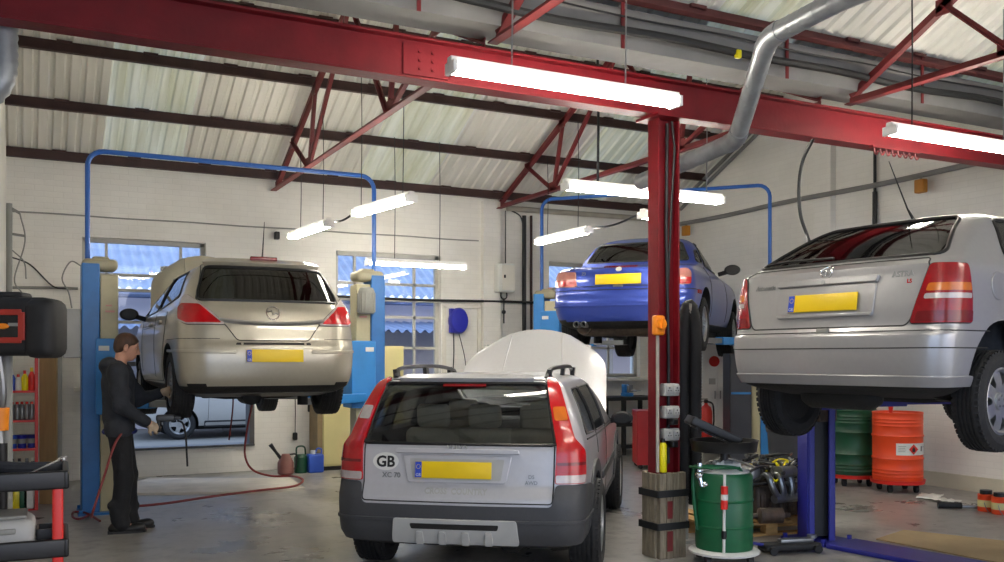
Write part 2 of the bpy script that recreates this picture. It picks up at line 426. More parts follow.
# window openings on the back wall (u = x - XL)
W1 = (at_y(82, 240, YB).x, at_y(206, 240, YB).x, 1.22, at_y(150, 240, YB).z)
W2 = (at_y(336, 250, YB).x, at_y(441, 255, YB).x, 1.22, at_y(390, 253, YB).z)
W3 = (at_y(549, 262, YB).x, at_y(640, 262, YB).x, 1.27, at_y(560, 262, YB).z)
a0, a1 = at_y(120, 430, YB), at_y(254, 430, YB)
HATCH = (a0.x, a1.x, at_y(240, 446, YB).z, 1.55)
wall_holes('wall_back', (XL - .2, YB, 0), (1, 0, 0), XR - XL + .4, 4.16, .3,
           [(w[0] - XL + .2, w[1] - XL + .2, w[2], w[3]) for w in (W1, W2, W3, HATCH)], MT['wall'])
# side and front walls
RIDGE_B, RIDGE_F, VAL, SL = 9.9, 2.9, 6.62, .475
def z_back(y): return 4.15 + SL * (13.45 - y) if y > RIDGE_B else 4.15 + SL * (13.45 - RIDGE_B) - SL * (RIDGE_B - y)
ZV = z_back(VAL)
def z_front(y): return ZV + .06 + SL * (VAL - y) if y > RIDGE_F else ZV + .06 + SL * (VAL - RIDGE_F) - SL * (RIDGE_F - y)
YF = -.9
gable = [(YF, 0), (YB + .3, 0), (YB + .3, z_back(YB + .3) + .1), (RIDGE_B, z_back(RIDGE_B) + .1), (VAL, ZV + .1), (RIDGE_F, z_front(RIDGE_F) + .1), (YF, z_front(YF) + .1)]
MYZ = Matrix(((0, 0, 1, 0), (1, 0, 0, 0), (0, 1, 0, 0), (0, 0, 0, 1)))
struct(MB().prism(gable, XR, XR + .25, MYZ).build('wall_right', MT['wally'], smooth=0))
gl = [(7, 0), (YB + .3, 0), (YB + .3, z_back(YB + .3) + .1), (RIDGE_B, z_back(RIDGE_B) + .1), (7, z_back(7) + .1)]
struct(MB().prism(gl, XL - .25, XL, MYZ).build('wall_left', MT['wally'], smooth=0))
gl2 = [(YF, 0), (7.0, 0), (7.0, z_back(7) + .1), (VAL, ZV + .1), (RIDGE_F, z_front(RIDGE_F) + .1), (YF, z_front(YF) + .1)]
struct(MB().prism(gl2, -3.05, -2.8, MYZ).build('wall_left', MT['wally'], smooth=0))
struct(MB().box((-1.6, 7.1, 2.2), (2.9, .2, 4.4)).build('wall_left', MT['wall'], smooth=0))
wall_holes('wall_front', (XR, YF, 0), (-1, 0, 0), XR + 2.8, 4.0, .25, [(1.2, 6.0, 0, 3.7), (7.0, 11.6, 0, 3.7)], MT['wall'])
# pilasters and skirting
for nm, c, d in (('trim_1', (at_y(489, 300, YB).x, YB - .055, 2.05), (.30, .11, 4.1)),):
    struct(MB().box(c, d).build(nm, MT['wall'], smooth=0))
pr = at_x(827, 200, XR)
struct(MB().box((XR - .05, pr.y, 2.4), (.1, .32, 4.8)).build('trim_2', MT['wally'], smooth=0))
struct(MB().box((XR - .02, 9.6, .09), (.04, 7.3, .18)).build('baseboard_right', mat('cream skirting paint', 'c9c3ae', .6, var=.08, scale=3), smooth=0))
# shallow framed recess on the back wall beside window 2
p0, p1 = at_y(442, 306, YB), at_y(480, 306, YB)
rm = MB()
for c, d in ((((p0.x + p1.x) / 2, YB - .02, p0.z), (p1.x - p0.x, .04, .06)), ((p0.x + .03, YB - .02, p0.z / 2), (.05, .04, p0.z)), ((p1.x - .03, YB - .02, p0.z / 2), (.05, .04, p0.z))): rm.box(c, d)
struct(rm.build('trim_3', MT['white'], smooth=0))
# ---- roof: corrugated sheets ----
def roof_slope(y0, z0, y1, z1, x0, x1, lights):
    pitch = .165; mb = MB(); k = int((x1 - x0) / pitch); xs, hs, cs = [], [], []
    for i in range(k + 1):
        x = x0 + i * pitch
        for dx, h in ((0, 0), (.085, 0), (.105, .03), (.145, .03)): xs.append(x + dx); hs.append(h)
    seg = 5
    for j in range(seg):
        ya, yb = y0 + (y1 - y0) * j / seg, y0 + (y1 - y0) * (j + 1) / seg
        za, zb = z0 + (z1 - z0) * j / seg, z0 + (z1 - z0) * (j + 1) / seg
        vs = [(xs[i], ya, za + hs[i]) for i in range(len(xs))] + [(xs[i], yb, zb + hs[i]) for i in range(len(xs))]
        n = len(xs)
        for i in range(n - 1):
            mb.mi = 1 if any(a <= xs[i] <= b for a, b in lights) else 0
            mb.add([vs[i], vs[i + 1], vs[n + i + 1], vs[n + i]], [(0, 1, 2, 3)])
    return struct(mb.build('ceiling', [MT['roof'], MT['rooflight']], smooth=0))
LB = [(.85, 1.85), (4.35, 5.45), (7.6, 8.7)]
LF = [(1.6, 2.6), (5.25, 6.2), (8.5, 9.3)]
roof_slope(YB + .35, z_back(YB + .35), RIDGE_B, z_back(RIDGE_B), XL - .3, XR + .3, LB)
roof_slope(RIDGE_B, z_back(RIDGE_B), VAL, ZV, XL - .3, XR + .3, LB)
roof_slope(VAL, ZV + .06, RIDGE_F, z_front(RIDGE_F), -3.1, XR + .3, LF)
roof_slope(RIDGE_F, z_front(RIDGE_F), YF - .3, z_front(YF - .3), -3.1, XR + .3, LF)
# purlins
def purlin(y, zf, x0=XL, m='purlin', w=.06, h=.13):
    z = zf(y) - h / 2 - .012
    mb = MB(); mb.box(((x0 + XR) / 2, y, z), (XR - x0, .014, h)); mb.box(((x0 + XR) / 2, y - w / 2, z - h / 2 + .007), (XR - x0, w, .014))
    for i in range(int((XR - x0) / .9)): mb.box((x0 + .6 + i * .9, y - .01, z + h / 2 - .01), (.16, .05, .03))
    o = mb.build('roof_purlin', MT[m], smooth=0); struct(o)
for y in (13.2, 12.3, 11.4, 10.5, 9.3, 8.4, 7.5): purlin(y, z_back)
purlin(6.17, z_front, -2.8, 'frontpurlin', .09, .10)
for y in (5.2, 4.3, 3.4, 2.4, 1.4, .4): purlin(y, z_front, -2.8)
# windows
def window(name, w, vb, hb, sill=True):
    x0, x1, z0, z1 = w; yc = YB + .13
    fm = MB()
    for c, d in ((((x0 + x1) / 2, yc, z0 + .03), (x1 - x0, .07, .06)), (((x0 + x1) / 2, yc, z1 - .03), (x1 - x0, .07, .06)), ((x0 + .03, yc, (z0 + z1) / 2), (.06, .07, z1 - z0)), ((x1 - .03, yc, (z0 + z1) / 2), (.06, .07, z1 - z0))): fm.box(c, d)
    fr = struct(fm.build(name, MT['winframe'], smooth=0, bevel=.006))
    bars = MB()
    for x in vb: bars.box((x, yc, (z0 + z1) / 2), (.035, .05, z1 - z0))
    for z in hb: bars.box(((x0 + x1) / 2, yc, z), (x1 - x0, .05, .04))
    bars.build('glazing_bars', MT['winframe'], fr, smooth=0)
    MB().box(((x0 + x1) / 2, yc + .01, (z0 + z1) / 2), (x1 - x0 - .06, .006, z1 - z0 - .06)).build('pane', MT['winglass'], fr, smooth=0)
    if sill: MB().box(((x0 + x1) / 2, YB - .03, z0 - .03), (x1 - x0 + .2, .3, .06)).build('window_sill', MT['white'], fr, smooth=0, bevel=.008)
    return fr
MT['winframe'] = mat('grey steel window frame', 'b6b4ac', .5, var=.08)
MT['winglass'] = glass_mat('window glass', (.93, .95, .97), .03)
zz = lambda px, py: at_y(px, py, YB).z
xx = lambda px, py: at_y(px, py, YB).x
window('window_1', W1, [xx(107, 270), xx(182, 270), xx(140, 270) - 5] [:2], [zz(140, 275), zz(140, 290), zz(140, 322), zz(140, 352)])
window('window_2', W2, [xx(357, 290), xx(417, 290)], [zz(400, 284), zz(400, 300), zz(400, 317), zz(400, 348)])
window('window_3', W3, [xx(578, 300), xx(612, 300)], [zz(600, 290), zz(600, 318), zz(600, 348)])
# low hatch frame
hx0, hx1, hz0, hz1 = HATCH
hm = MB()
hm.box((hx1 - .035, YB + .1, (hz0 + hz1) / 2), (.07, .26, hz1 - hz0)); hm.box(((hx0 + hx1) / 2, YB + .1, hz0 + .015), (hx1 - hx0, .3, .03)); hm.box(((hx0 + hx1) / 2, YB + .1, hz1 - .03), (hx1 - hx0, .26, .06)); hm.box((hx0 + .03, YB + .1, (hz0 + hz1) / 2), (.06, .26, hz1 - hz0))
struct(hm.build('window_4', mat('dark hatch frame paint', '4a4a4a', .5), smooth=0))
# ---- outside ----
struct(MB().box((4, 24, .10), (40, 20.4, .2)).build('ground', mat('yard concrete', '77756f', .7, var=.12, scale=1.5, bump=.1), smooth=0))
struct(MB().box((4, -6, -.16), (40, 9, .2)).build('ground', mat('forecourt concrete', 'a3a09a', .7, var=.12, scale=1.5, bump=.1), smooth=0))
def corrug(mb, x0, x1, y0, z0, y1, z1, pitch=.2, amp=.035):
    n = int((x1 - x0) / pitch * 8); seg = 4; vs = []
    for j in range(seg + 1):
        t = j / seg
        for i in range(n + 1):
            x = x0 + (x1 - x0) * i / n; vs.append((x, y0 + (y1 - y0) * t, z0 + (z1 - z0) * t + amp * math.cos(2 * PI * x / pitch)))
    fs = [(j * (n + 1) + i, j * (n + 1) + i + 1, (j + 1) * (n + 1) + i + 1, (j + 1) * (n + 1) + i) for j in range(seg) for i in range(n)]
    mb.add(vs, fs)
shed = thing('neighbouring_shed', 'pale low shed with corrugated roof seen through the back windows', 'building', (0, 0, 0))
mb = MB(); corrug(mb, -6, 22, 19.3, 2.95, 27, 7.2); mb.build('roof', mat('weathered cement roof sheet', '8d99ac', .7, var=.14, scale=2), shed, smooth=60)
mb = MB(); mb.box((8, 19.75, 1.4), (27, .3, 2.8)); mb.build('wall', mat('pale rendered shed wall', 'a9a5ad', .8, var=.08, scale=1), shed, smooth=0)
mb = MB(); corrug(mb, -6, 22, 17.9, 2.15, 19.6, 2.4); mb.build('lean_to_roof', mat('dark cement roof sheet', '76829a', .7, var=.14, scale=2), shed, smooth=60)
mb = MB(); mb.tube([(-6, 19.2, 2.83), (22, 19.2, 2.83)], .07, 8); mb.build('gutter', mat('dark blue grey gutter', '4f5a72', .6), shed)
for x in np.arange(-5.5, 22, 3.0): MB().beam((x, 18.65, .2), (x, 18.65, 2.2), .1, .1).build('lean_to_post', MT['gutter'], shed, smooth=0)
# ================= STEELWORK =================
GY = 6.1; gz0 = at_y(560, 103, GY).z; gz1 = gz0 + .30
g = thing('steel_girder', 'long dark red steel girder spanning the workshop under the roof valley', 'girder', (0, GY, gz0))
MB().box((3.7, 0, .15), (12.9, .02, .28)).build('web', MT['red'], g, smooth=0)
MB().box((3.7, 0, .009), (12.9, .16, .018)).build('flange', MT['red'], g, smooth=0, bevel=.003)
MB().box((3.7, 0, .291), (12.9, .16, .018)).build('flange', MT['red'], g, smooth=0, bevel=.003)
sp = MB()
for x in (2.52,):
    sp.box((x, -.015, .15), (.34, .02, .22))
    for i in (-1, 1):
        for j in (-1, 0, 1): sp.cyl((x + i * .05, -.024, .15 + j * .06), (x + i * .05, -.04, .15 + j * .06), .012, n=6)
sp.build('splice_plate', MT['red'], g, smooth=0)
# comb of hooks under the girder on the right
hk0 = at_y(872, 153, GY - .1); hk = thing('hook_rail', 'short red rail of hooks fixed under the girder at right', 'rail', (hk0.x, GY - .1, gz0))
MB().box((.3, 0, -.012), (.62, .05, .022)).build('bar', MT['red'], hk, smooth=0)
for i in range(8):
    x = .03 + i * .077
    MB().tube(bez((x, 0, -.02), (x, 0, -.09), (x + .05, 0, -.09), (x + .045, 0, -.045), 6), .008, 6).build('hook', MT['redtruss'], hk)
# trusses
def truss(x, y0, y1, yr, zr, label, z=4.02):
    t = thing('roof_truss', label, 'truss', (x, (y0 + y1) / 2, z), 0, 'red roof trusses'); o = Vector((0, -(y0 + y1) / 2, 0))
    P = lambda y, zz_: Vector((0, y, zz_ - z)) + o
    MB().lbeam(P(y0, z), P(y1, z), .075, .075).build('tie_beam', MT['redtruss'], t, smooth=0)
    fz = lambda y: z + .06 + (zr - z - .1) * (1 - abs(y - yr) / (abs((y0 if y < yr else y1) - yr)))
    MB().lbeam(P(y0, fz(y0)), P(yr, fz(yr)), .06, .06).build('rafter', MT['redtruss'], t, smooth=0)
    MB().lbeam(P(y1, fz(y1)), P(yr, fz(yr)), .06, .06).build('rafter', MT['redtruss'], t, smooth=0)
    L_ = (y1 - y0)
    for sgn, ye in ((1, y1), (-1, y0)):
        nd = yr + sgn * L_ * (.25 if sgn > 0 else .178)
        for ya in (ye - sgn * L_ * .14, ye - sgn * L_ * .29, yr):
            MB().lbeam(P(nd, z + .02), P(ya, fz(ya)), .042, .042, .01).build('strut', MT['redtruss'], t, smooth=0)
        for v, q in ((P(nd, z + .04), (.012, .24, .16)), (P(ye - sgn * L_ * .14, fz(ye - sgn * L_ * .14) - .02), (.012, .16, .14)), (P(ye - sgn * L_ * .29, fz(ye - sgn * L_ * .29) - .02), (.012, .16, .14))):
            MB().box(v, q).build('gusset_plate', MT['redtruss'], t, smooth=0)
truss(3.2, VAL - .1, 13.3, RIDGE_B, z_back(RIDGE_B) - .2, 'red steel roof truss above the left car lift, behind the girder')
truss(6.78, VAL - .1, 13.3, RIDGE_B, z_back(RIDGE_B) - .2, 'red steel roof truss above the blue convertible, behind the girder')
truss(3.2, YF, VAL - .3, RIDGE_F, z_front(RIDGE_F) - .2, 'red steel roof truss in front of the girder near its middle')
truss(6.95, YF, VAL - .3, RIDGE_F, z_front(RIDGE_F) - .2, 'red steel roof truss in front of the girder at upper right')
# valley gutter and pipes along it
gt = thing('valley_gutter', 'wide grey valley gutter running above the red girder', 'gutter', (0, 6.4, 4.1))
pts = [(-.22, .30), (-.22, .22), (-.17, .0), (.17, .0), (.22, .22), (.22, .30), (.20, .30), (.2, .23), (.155, .02), (-.155, .02), (-.2, .23), (-.2, .30)]
MB().prism(pts, -2.8, XR, MYZ).build('trough', MT['gutter'], gt, smooth=0)
for i in range(7):
    x = -1.0 + i * 1.75
    MB().beam((x, -.24, .42), (x, -.24, -.03), .03, .012, (0, 1, 0)).build('hanger', MT['redtruss'], gt, smooth=0)
cb = MB(); cb.tube([(x, 6.1 + .015 * math.sin(x * 2), 4.19 + .012 * math.sin(x * 3.1)) for x in np.arange(-2.7, XR, .3)], .035, 8)
tag(cb.build('conduit_pipe', MT['cable']), 'thick black pipe running along the grey valley gutter', 'pipe')
cb = MB(); cb.tube([(x, 6.12, 4.33 - .02 * abs(math.sin(x * 1.8))) for x in np.arange(-2.7, XR, .25)], .008, 6)
tag(cb.build('thin_cable', MT['cable']), 'thin black cable looped under the front eave purlin', 'cable')
for x, lab in ((1.95, 'small yellow connector on the gutter pipe at upper left'), (5.35, 'small yellow connector on the gutter pipe beside the metal duct')):
    tag(MB().rbox((x, 6.06, 4.16), (.05, .05, .07), .012).build('pipe_connector', MT['yellow']), lab, 'connector')
# ================= CARS =================
def pchip(xs, ys):
    xs = np.array(xs, float); ys = np.array(ys, float); h = np.diff(xs); d = np.diff(ys) / h
    m = np.zeros(len(xs)); m[0], m[-1] = d[0], d[-1]
    for i in range(1, len(xs) - 1):
        if d[i - 1] * d[i] > 0:
            w1, w2 = 2 * h[i] + h[i - 1], h[i] + 2 * h[i - 1]; m[i] = (w1 + w2) / (w1 / d[i - 1] + w2 / d[i])
    def f(x):
        i = int(min(max(np.searchsorted(xs, x) - 1, 0), len(h) - 1)); t = min(max((x - xs[i]) / h[i], 0), 1)
        t2, t3 = t * t, t ** 3
        return ys[i] * (2 * t3 - 3 * t2 + 1) + h[i] * m[i] * (t3 - 2 * t2 + t) + ys[i + 1] * (-2 * t3 + 3 * t2) + h[i] * m[i + 1] * (t3 - t2)
    return f
class Body:
    """car body as a stack of plan outlines; car frame: x forward from the rear bumper, y left, z up"""
    def __init__(s, rows, bow=.07, ry=.22, rx=.14, fry=.3, frx=.4, barrel=.05, flares=(), grow=0):
        s.rows = rows; z = [r[0] for r in rows]; s.z0, s.z1 = z[0], z[-1]
        s.f = [pchip(z, [r[i] for r in rows]) for i in (1, 2, 3)]
        s.bow, s.ry, s.rx, s.fry, s.frx, s.barrel, s.flares = bow, ry, rx, fry, frx, barrel, flares
        s.L = max(r[2] for r in rows); s.cache = {}
    def half(s, z):
        k = round(z, 5)
        if k in s.cache: return s.cache[k]
        xr, xf, w = (f(min(max(z, s.z0), s.z1)) for f in s.f)
        ry = min(s.ry, w * .5); rx = s.rx; fry = min(s.fry, w * .5); frx = min(s.frx, (xf - xr) * .3); rx = min(rx, (xf - xr) * .3)
        xm, hl = s.L * .48, s.L * .52
        wf = lambda x: w * (1 - s.barrel * abs((x - xm) / hl) ** 3)
        P = []
        wr = wf(xr + s.bow + rx)
        for i in range(11):
            y = (wr - ry) * i / 10; P.append((xr + s.bow * .55 * (y / wr) ** 2, y))
        xc = P[-1][0]
        for i in range(1, 10):
            a = PI / 2 * i / 9; P.append((xc + (rx + s.bow * .3) * (1 - math.cos(a)), wr - ry + ry * math.sin(a)))
        xs = P[-1][0]; xe = xf - frx - .1; wfr = wf(xe)
        for i in range(1, 41):
            x = xs + (xe - xs) * i / 40; P.append((x, wf(x)))
        for i in range(1, 9):
            a = PI / 2 * i / 9; P.append((xe + frx * math.sin(a), wfr - fry + fry * math.cos(a)))
        P.append((xe + frx, wfr - fry)); yl = wfr - fry
        for i in range(1, 7):
            y = yl * (1 - i / 6); P.append((xf - .1 * (y / yl) ** 2, y))
        if s.flares:
            Q = []
            for x, y in P:
                for fx, fz, sx_, sz_, am in s.flares:
                    y += am * math.exp(-((x - fx) / sx_) ** 2 - ((z - fz) / sz_) ** 2) * max(0, min(1, (y / w - .75) * 5))
                Q.append((x, y))
            P = Q
        P = np.array(P); ss = np.concatenate([[0], np.cumsum(np.hypot(*np.diff(P, axis=0).T))])
        s.cache[k] = (P[:, 0], P[:, 1], ss); return s.cache[k]
    def S(s, q, z):
        x, y, ss = s.half(z); a = abs(q)
        return Vector((float(np.interp(a, ss, x)), -math.copysign(1, q) * float(np.interp(a, ss, y)), z))
    def toq(s, a, z, mode):
        x, y, ss = s.half(z)
        if mode == 's': return a
        if mode == 'r':
            k = int(np.argmax(y)) + 1
            yy = np.maximum.accumulate(y[:k]) + np.arange(k) * 1e-9
            return math.copysign(float(np.interp(abs(a), yy, ss[:k])), a)
        xa = np.maximum.accumulate(x) + np.arange(len(x)) * 1e-9
        q = float(np.interp(a, xa, ss)); return q if mode == 'R' else -q
    def pt(s, a, z, mode, off=0):
        q = s.toq(a, z, mode); p = s.S(q, z)
        if off or off == 0:
            e = .012; du = s.S(q + e, z) - s.S(q - e, z); dv = s.S(q, min(z + e, s.z1)) - s.S(q, max(z - e, s.z0))
            n = du.cross(dv)
            if n.length > 1e-9: n.normalize()
            if n.dot(p - Vector((s.L * .5, 0, .7))) < 0: n = -n
            return p + n * off
        return p
    def solid(s, mb, zlo=None, zhi=None, per=4):
        zs = []
        for a, b in zip(s.rows, s.rows[1:]):
            n = per if max(b[0] - a[0], abs(b[1] - a[1]) * .4, abs(b[2] - a[2]) * .25) > .03 else 2
            zs += [a[0] + (b[0] - a[0]) * i / n for i in range(n)]
        zs.append(s.rows[-1][0])
        if zlo is not None: zs = [zlo] + [z for z in zs if zlo + .004 < z]
        if zhi is not None: zs = [z for z in zs if z < zhi - .004] + [zhi]
        rings = []
        for z in zs:
            x, y, ss = s.half(z); n = len(x)
            rings.append([(x[i], -y[i], z) for i in range(n)] + [(x[i], y[i], z) for i in range(n - 2, 0, -1)])
        m = len(rings[0]); n = (m + 2) // 2
        vs = [v for r in rings for v in r]; fs = []
        for j in range(len(rings) - 1):
            for i in range(m): fs.append((j * m + i, j * m + (i + 1) % m, (j + 1) * m + (i + 1) % m, (j + 1) * m + i))
        for o, rev in ((0, True), ((len(rings) - 1) * m, False)):
            for i in range(n - 1):
                a, b = o + i, o + i + 1
                c, d = o + (m - i - 1) % m if i + 1 < n - 1 else o + n - 1, o + (m - i) % m
                f = [a, b, c, d]; f = list(dict.fromkeys(f))
                if len(f) >= 3: fs.append(tuple(reversed(f)) if rev else tuple(f))
        return mb.add(vs, fs)
def fill2d(poly, step):
    bm = bmesh.new(); vs = [bm.verts.new((p[0], p[1], 0)) for p in poly]; bm.faces.new(vs)
    for ax in (0, 1):
        lo, hi = min(p[ax] for p in poly), max(p[ax] for p in poly); n = max(1, int((hi - lo) / step))
        for i in range(1, n):
            c = [0, 0, 0]; c[ax] = lo + (hi - lo) * i / n; no = [0, 0, 0]; no[ax] = 1
            bmesh.ops.bisect_plane(bm, geom=bm.verts[:] + bm.edges[:] + bm.faces[:], plane_co=c, plane_no=no, dist=1e-5)
    bm.verts.index_update()
    V = [(v.co.x, v.co.y) for v in bm.verts]; Fc = [tuple(v.index for v in f.verts) for f in bm.faces]
    bm.free(); return V, Fc
def solidify2d(V, Fc, top, bot):
    """map a 2-D fill to a closed solid: top(v) and bot(v) give 3-D points"""
    k = len(V); cnt = {}
    for f in Fc:
        for i in range(len(f)):
            e = (f[i], f[(i + 1) % len(f)]); cnt[frozenset(e)] = cnt.get(frozenset(e), []) + [e]
    vs = [top(v) for v in V] + [bot(v) for v in V]
    fs = list(Fc) + [tuple(k + i for i in reversed(f)) for f in Fc]
    for es in cnt.values():
        if len(es) == 1: a, b = es[0]; fs.append((b, a, k + a, k + b))
    return vs, fs
class Car:
    def __init__(s, name, label, cat, body, paint, loc, heading, axles, R, W, track, tint, floor=.42, wellR=None, scale=(1, 1, 1)):
        s.b, s.paint, s.R, s.axles, s.track, s.W = body, paint, R, axles, track, W
        s.root = thing(name, label, cat, loc, heading); s.root.scale = scale
        s.cut, s.sealpts, s.panes = [], [], []
        s.tint = tint; s.floor = floor; s.wellR = wellR or R + .055
    def patch_mb(s, poly, mode, o1, o0, step=.04, mb=None):
        V, Fc = fill2d(poly, step); mb = mb or MB(); b = s.b
        vs, fs = solidify2d(V, Fc, lambda v: b.pt(v[0], v[1], mode, o1), lambda v: b.pt(v[0], v[1], mode, o0))
        return mb.add(vs, fs)
    def patch(s, name, poly, mode, m, o1=.006, o0=-.006, step=.04, parent=None, bevel=0, smooth=35):
        return s.patch_mb(poly, mode, o1, o0, step).build(name, m, parent or s.root, smooth=smooth, bevel=bevel)
    def line(s, name, pts, mode, m, r=.004, off=0, parent=None, closed=False, mb=None):
        b = s.b; P = []
        k = len(pts)
        for i in range(k if closed else k - 1):
            a, c = pts[i], pts[(i + 1) % k]; n = max(1, int(math.hypot(c[0] - a[0], c[1] - a[1]) / .04))
            P += [b.pt(a[0] + (c[0] - a[0]) * j / n, a[1] + (c[1] - a[1]) * j / n, mode, off) for j in range(n)]
        if not closed: P.append(b.pt(pts[-1][0], pts[-1][1], mode, off))
        mb = mb or MB(); mb.tube(P, r, 6, closed=closed)
        return mb if name is None else mb.build(name, m, parent or s.root)
    def text(s, name, txt, size, ay, z, m, bold=0, off=.003, align='CENTER', slant=0):
        vs, fs = text2d(txt, size, bold, align); b = s.b
        v, f = solidify2d(vs, fs, lambda q: b.pt(ay + q[0] + slant * q[1], z + q[1], 'r', off), lambda q: b.pt(ay + q[0] + slant * q[1], z + q[1], 'r', -.002))
        return MB().add(v, f).build(name, m, s.root, smooth=0)
    def window(s, poly, mode, name='window', step=.06, seal=.007, m=None):
        s.cut.append(s.patch_mb(poly, mode, .05, -.16, step))
        s.panes.append((name, poly, mode, step, m)); s.sealpts.append((poly, mode, seal))
    def build(s, cabin_rows=None, extra_cut=(), fire=None):
        b = s.b; main = b.solid(MB()).build('body', [s.paint, MT['under']], s.root)
        cutters = []
        for x in s.axles:
            for sg in (-1, 1): cutters.append(MB().cyl((x, sg * (s.track / 2 - s.W / 2 - .08), s.R), (x, sg * 1.3, s.R), s.wellR, n=40))
        fire = fire or s.axles[1] - .35
        zt = b.rows[-1][0] - .07
        rows = [(r[0], r[1] + .075, min(r[2] - .08, fire), max(.1, r[3] - .07)) for r in b.rows if s.floor - .02 < r[0] < zt]
        zs0 = [r for r in rows]
        xr0, xf0, w0 = (f(s.floor) for f in b.f); xr1, xf1, w1 = (f(zt) for f in b.f)
        rows = [(s.floor, xr0 + .075, min(xf0 - .08, fire), w0 - .07)] + [r for r in rows if r[0] > s.floor + .01] + [(zt + .004, xr1 + .075, min(xf1 - .08, fire), w1 - .05)]
        cb = Body(rows, b.bow, b.ry, b.rx, .15, .1, b.barrel); cb.L = b.L
        cutters.append(cb.solid(MB()))
        cutters += s.cut + list(extra_cut)
        co = []
        for c in cutters:
            o = c.build('cutter', [MT['under']], smooth=0); o.parent = s.root; co.append(o)
            md = main.modifiers.new('b', 'BOOLEAN'); md.operation = 'DIFFERENCE'; md.object = o; md.solver = 'MANIFOLD'
            try: md.material_mode = 'TRANSFER'
            except Exception: pass
        dg = bpy.context.evaluated_depsgraph_get(); dg.update()
        me = bpy.data.meshes.new_from_object(main.evaluated_get(dg)); main.modifiers.clear(); old = main.data; main.data = me
        bpy.data.meshes.remove(old)
        for o in co: bpy.data.objects.remove(o)
        und = [i for i, q in enumerate(me.materials) if q and q.name == 'underseal']; ui = und[-1] if und else 1
        for p in me.polygons:
            if p.normal.z < -.55 and p.center.z < .5: p.material_index = ui
        bm = bmesh.new(); bm.from_mesh(me)
        for f in bm.faces: f.smooth = True
        for e in bm.edges:
            e.smooth = not (len(e.link_faces) == 2 and (e.calc_face_angle(0) > rad(32) or e.link_faces[0].material_index != e.link_faces[1].material_index))
        bm.to_mesh(me); bm.free()
        s.main = main
        for (name, poly, mode, step, m) in s.panes: s.patch(name, poly, mode, m or s.tint, -.002, -.006, step)
        sm = MB()
        for poly, mode, r in s.sealpts:
            if r: s.line(None, poly, mode, None, r, 0, closed=True, mb=sm)
        if s.sealpts: sm.build('window_seal', MT['blackplastic'], s.root)
        return s
    def wheels(s, style='five', droop=0.0, front=None):
        R, W = s.R, s.W; rr = R * .66
        prof = [(rr, -W / 2 + .012), (rr + .012, -W / 2), (R - .05, -W / 2 - .004), (R - .018, -W / 2 + .012), (R - .004, -W / 2 + .032)]
        y = -W / 2 + .04
        ng = 4; seg = (W - .08) / (ng * 2 + 1)
        for i in range(ng * 2 + 1):
            d = 0 if i % 2 == 0 else .008
            prof += [(R - d, y), (R - d, y + seg)]; y += seg
        prof += [(R - .004, W / 2 - .032), (R - .018, W / 2 - .012), (R - .05, W / 2 + .004), (rr + .012, W / 2), (rr, W / 2 - .012)]
        for x in s.axles:
            for sg in (-1, 1):
                c = Vector((x, sg * s.track / 2, R - (front if front is not None and x == s.axles[1] else droop))); out = sg
                M = Matrix.Translation(c) @ Matrix.Rotation(PI / 2 * (-out), 4, 'X')   # local z -> outward
                tb = MB(); tb.lathe(prof + [(rr - .02, W / 2 - .03), (rr - .02, -W / 2 + .03)], 48, M, closed=True)
                for i in range(48):       # shoulder tread blocks
                    t = 2 * PI * i / 48
                    for e in (-1, 1):
                        tb.box((R - .010, 0, e * (W / 2 - .028)), (.012, R * .085, .034), M @ Matrix.Rotation(t, 4, 'Z'))
                t = tb.build('wheel', MT['tyre'], s.root, smooth=30)
                rb = MB(); zo = W / 2 - .02
                rb.lathe([(rr - .03, -.02), (rr, -.02), (rr, W / 2 - .012), (rr - .012, W / 2 - .008), (rr - .03, W / 2 - .03), (rr - .035, -.01)], 40, M, closed=True)
                n = {'five': 5, 'six': 6, 'seven': 7, 'ten': 10}[style]
                for i in range(n):
                    A = M @ Matrix.Rotation(2 * PI * i / n, 4, 'Z'); w0, w1 = .05, .034
                    if style == 'ten': w0, w1 = .026, .018
                    vs = []
                    for q, wd, zz_ in ((.04, w0, zo - .012), (rr * .55, w1 * 1.1, zo + .002), (rr - .015, w1 * 1.35, zo - .012)):
                        vs += [A @ Vector((q, -wd, zz_)), A @ Vector((q, wd, zz_)), A @ Vector((q, wd * .7, zz_ - .05)), A @ Vector((q, -wd * .7, zz_ - .05))]
                    fs = [(0, 1, 2, 3), (11, 10, 9, 8)]
                    for k in (0, 4): fs += [(k + j, k + (j + 1) % 4, k + 4 + (j + 1) % 4, k + 4 + j) for j in range(4)]
                    rb.add(vs, fs)
                rb.cyl(M @ Vector((0, 0, zo - .07)), M @ Vector((0, 0, zo + .004)), .06, .055, 20)
                rb.build('rim', MT['alloy'], t, smooth=30)
                db = MB(); db.cyl(M @ Vector((0, 0, -W / 2 + .03)), M @ Vector((0, 0, -.03)), rr * .97, n=32); db.build('brake_drum', MT['under'], t)
                nb = MB()
                for i in range(5):
                    t_ = 2 * PI * i / 5 + .3; nb.cyl(M @ Vector((.035 * math.cos(t_), .035 * math.sin(t_), zo)), M @ Vector((.035 * math.cos(t_), .035 * math.sin(t_), zo + .01)), .008, n=6)
                nb.build('wheel_nut', MT['steel'], t)
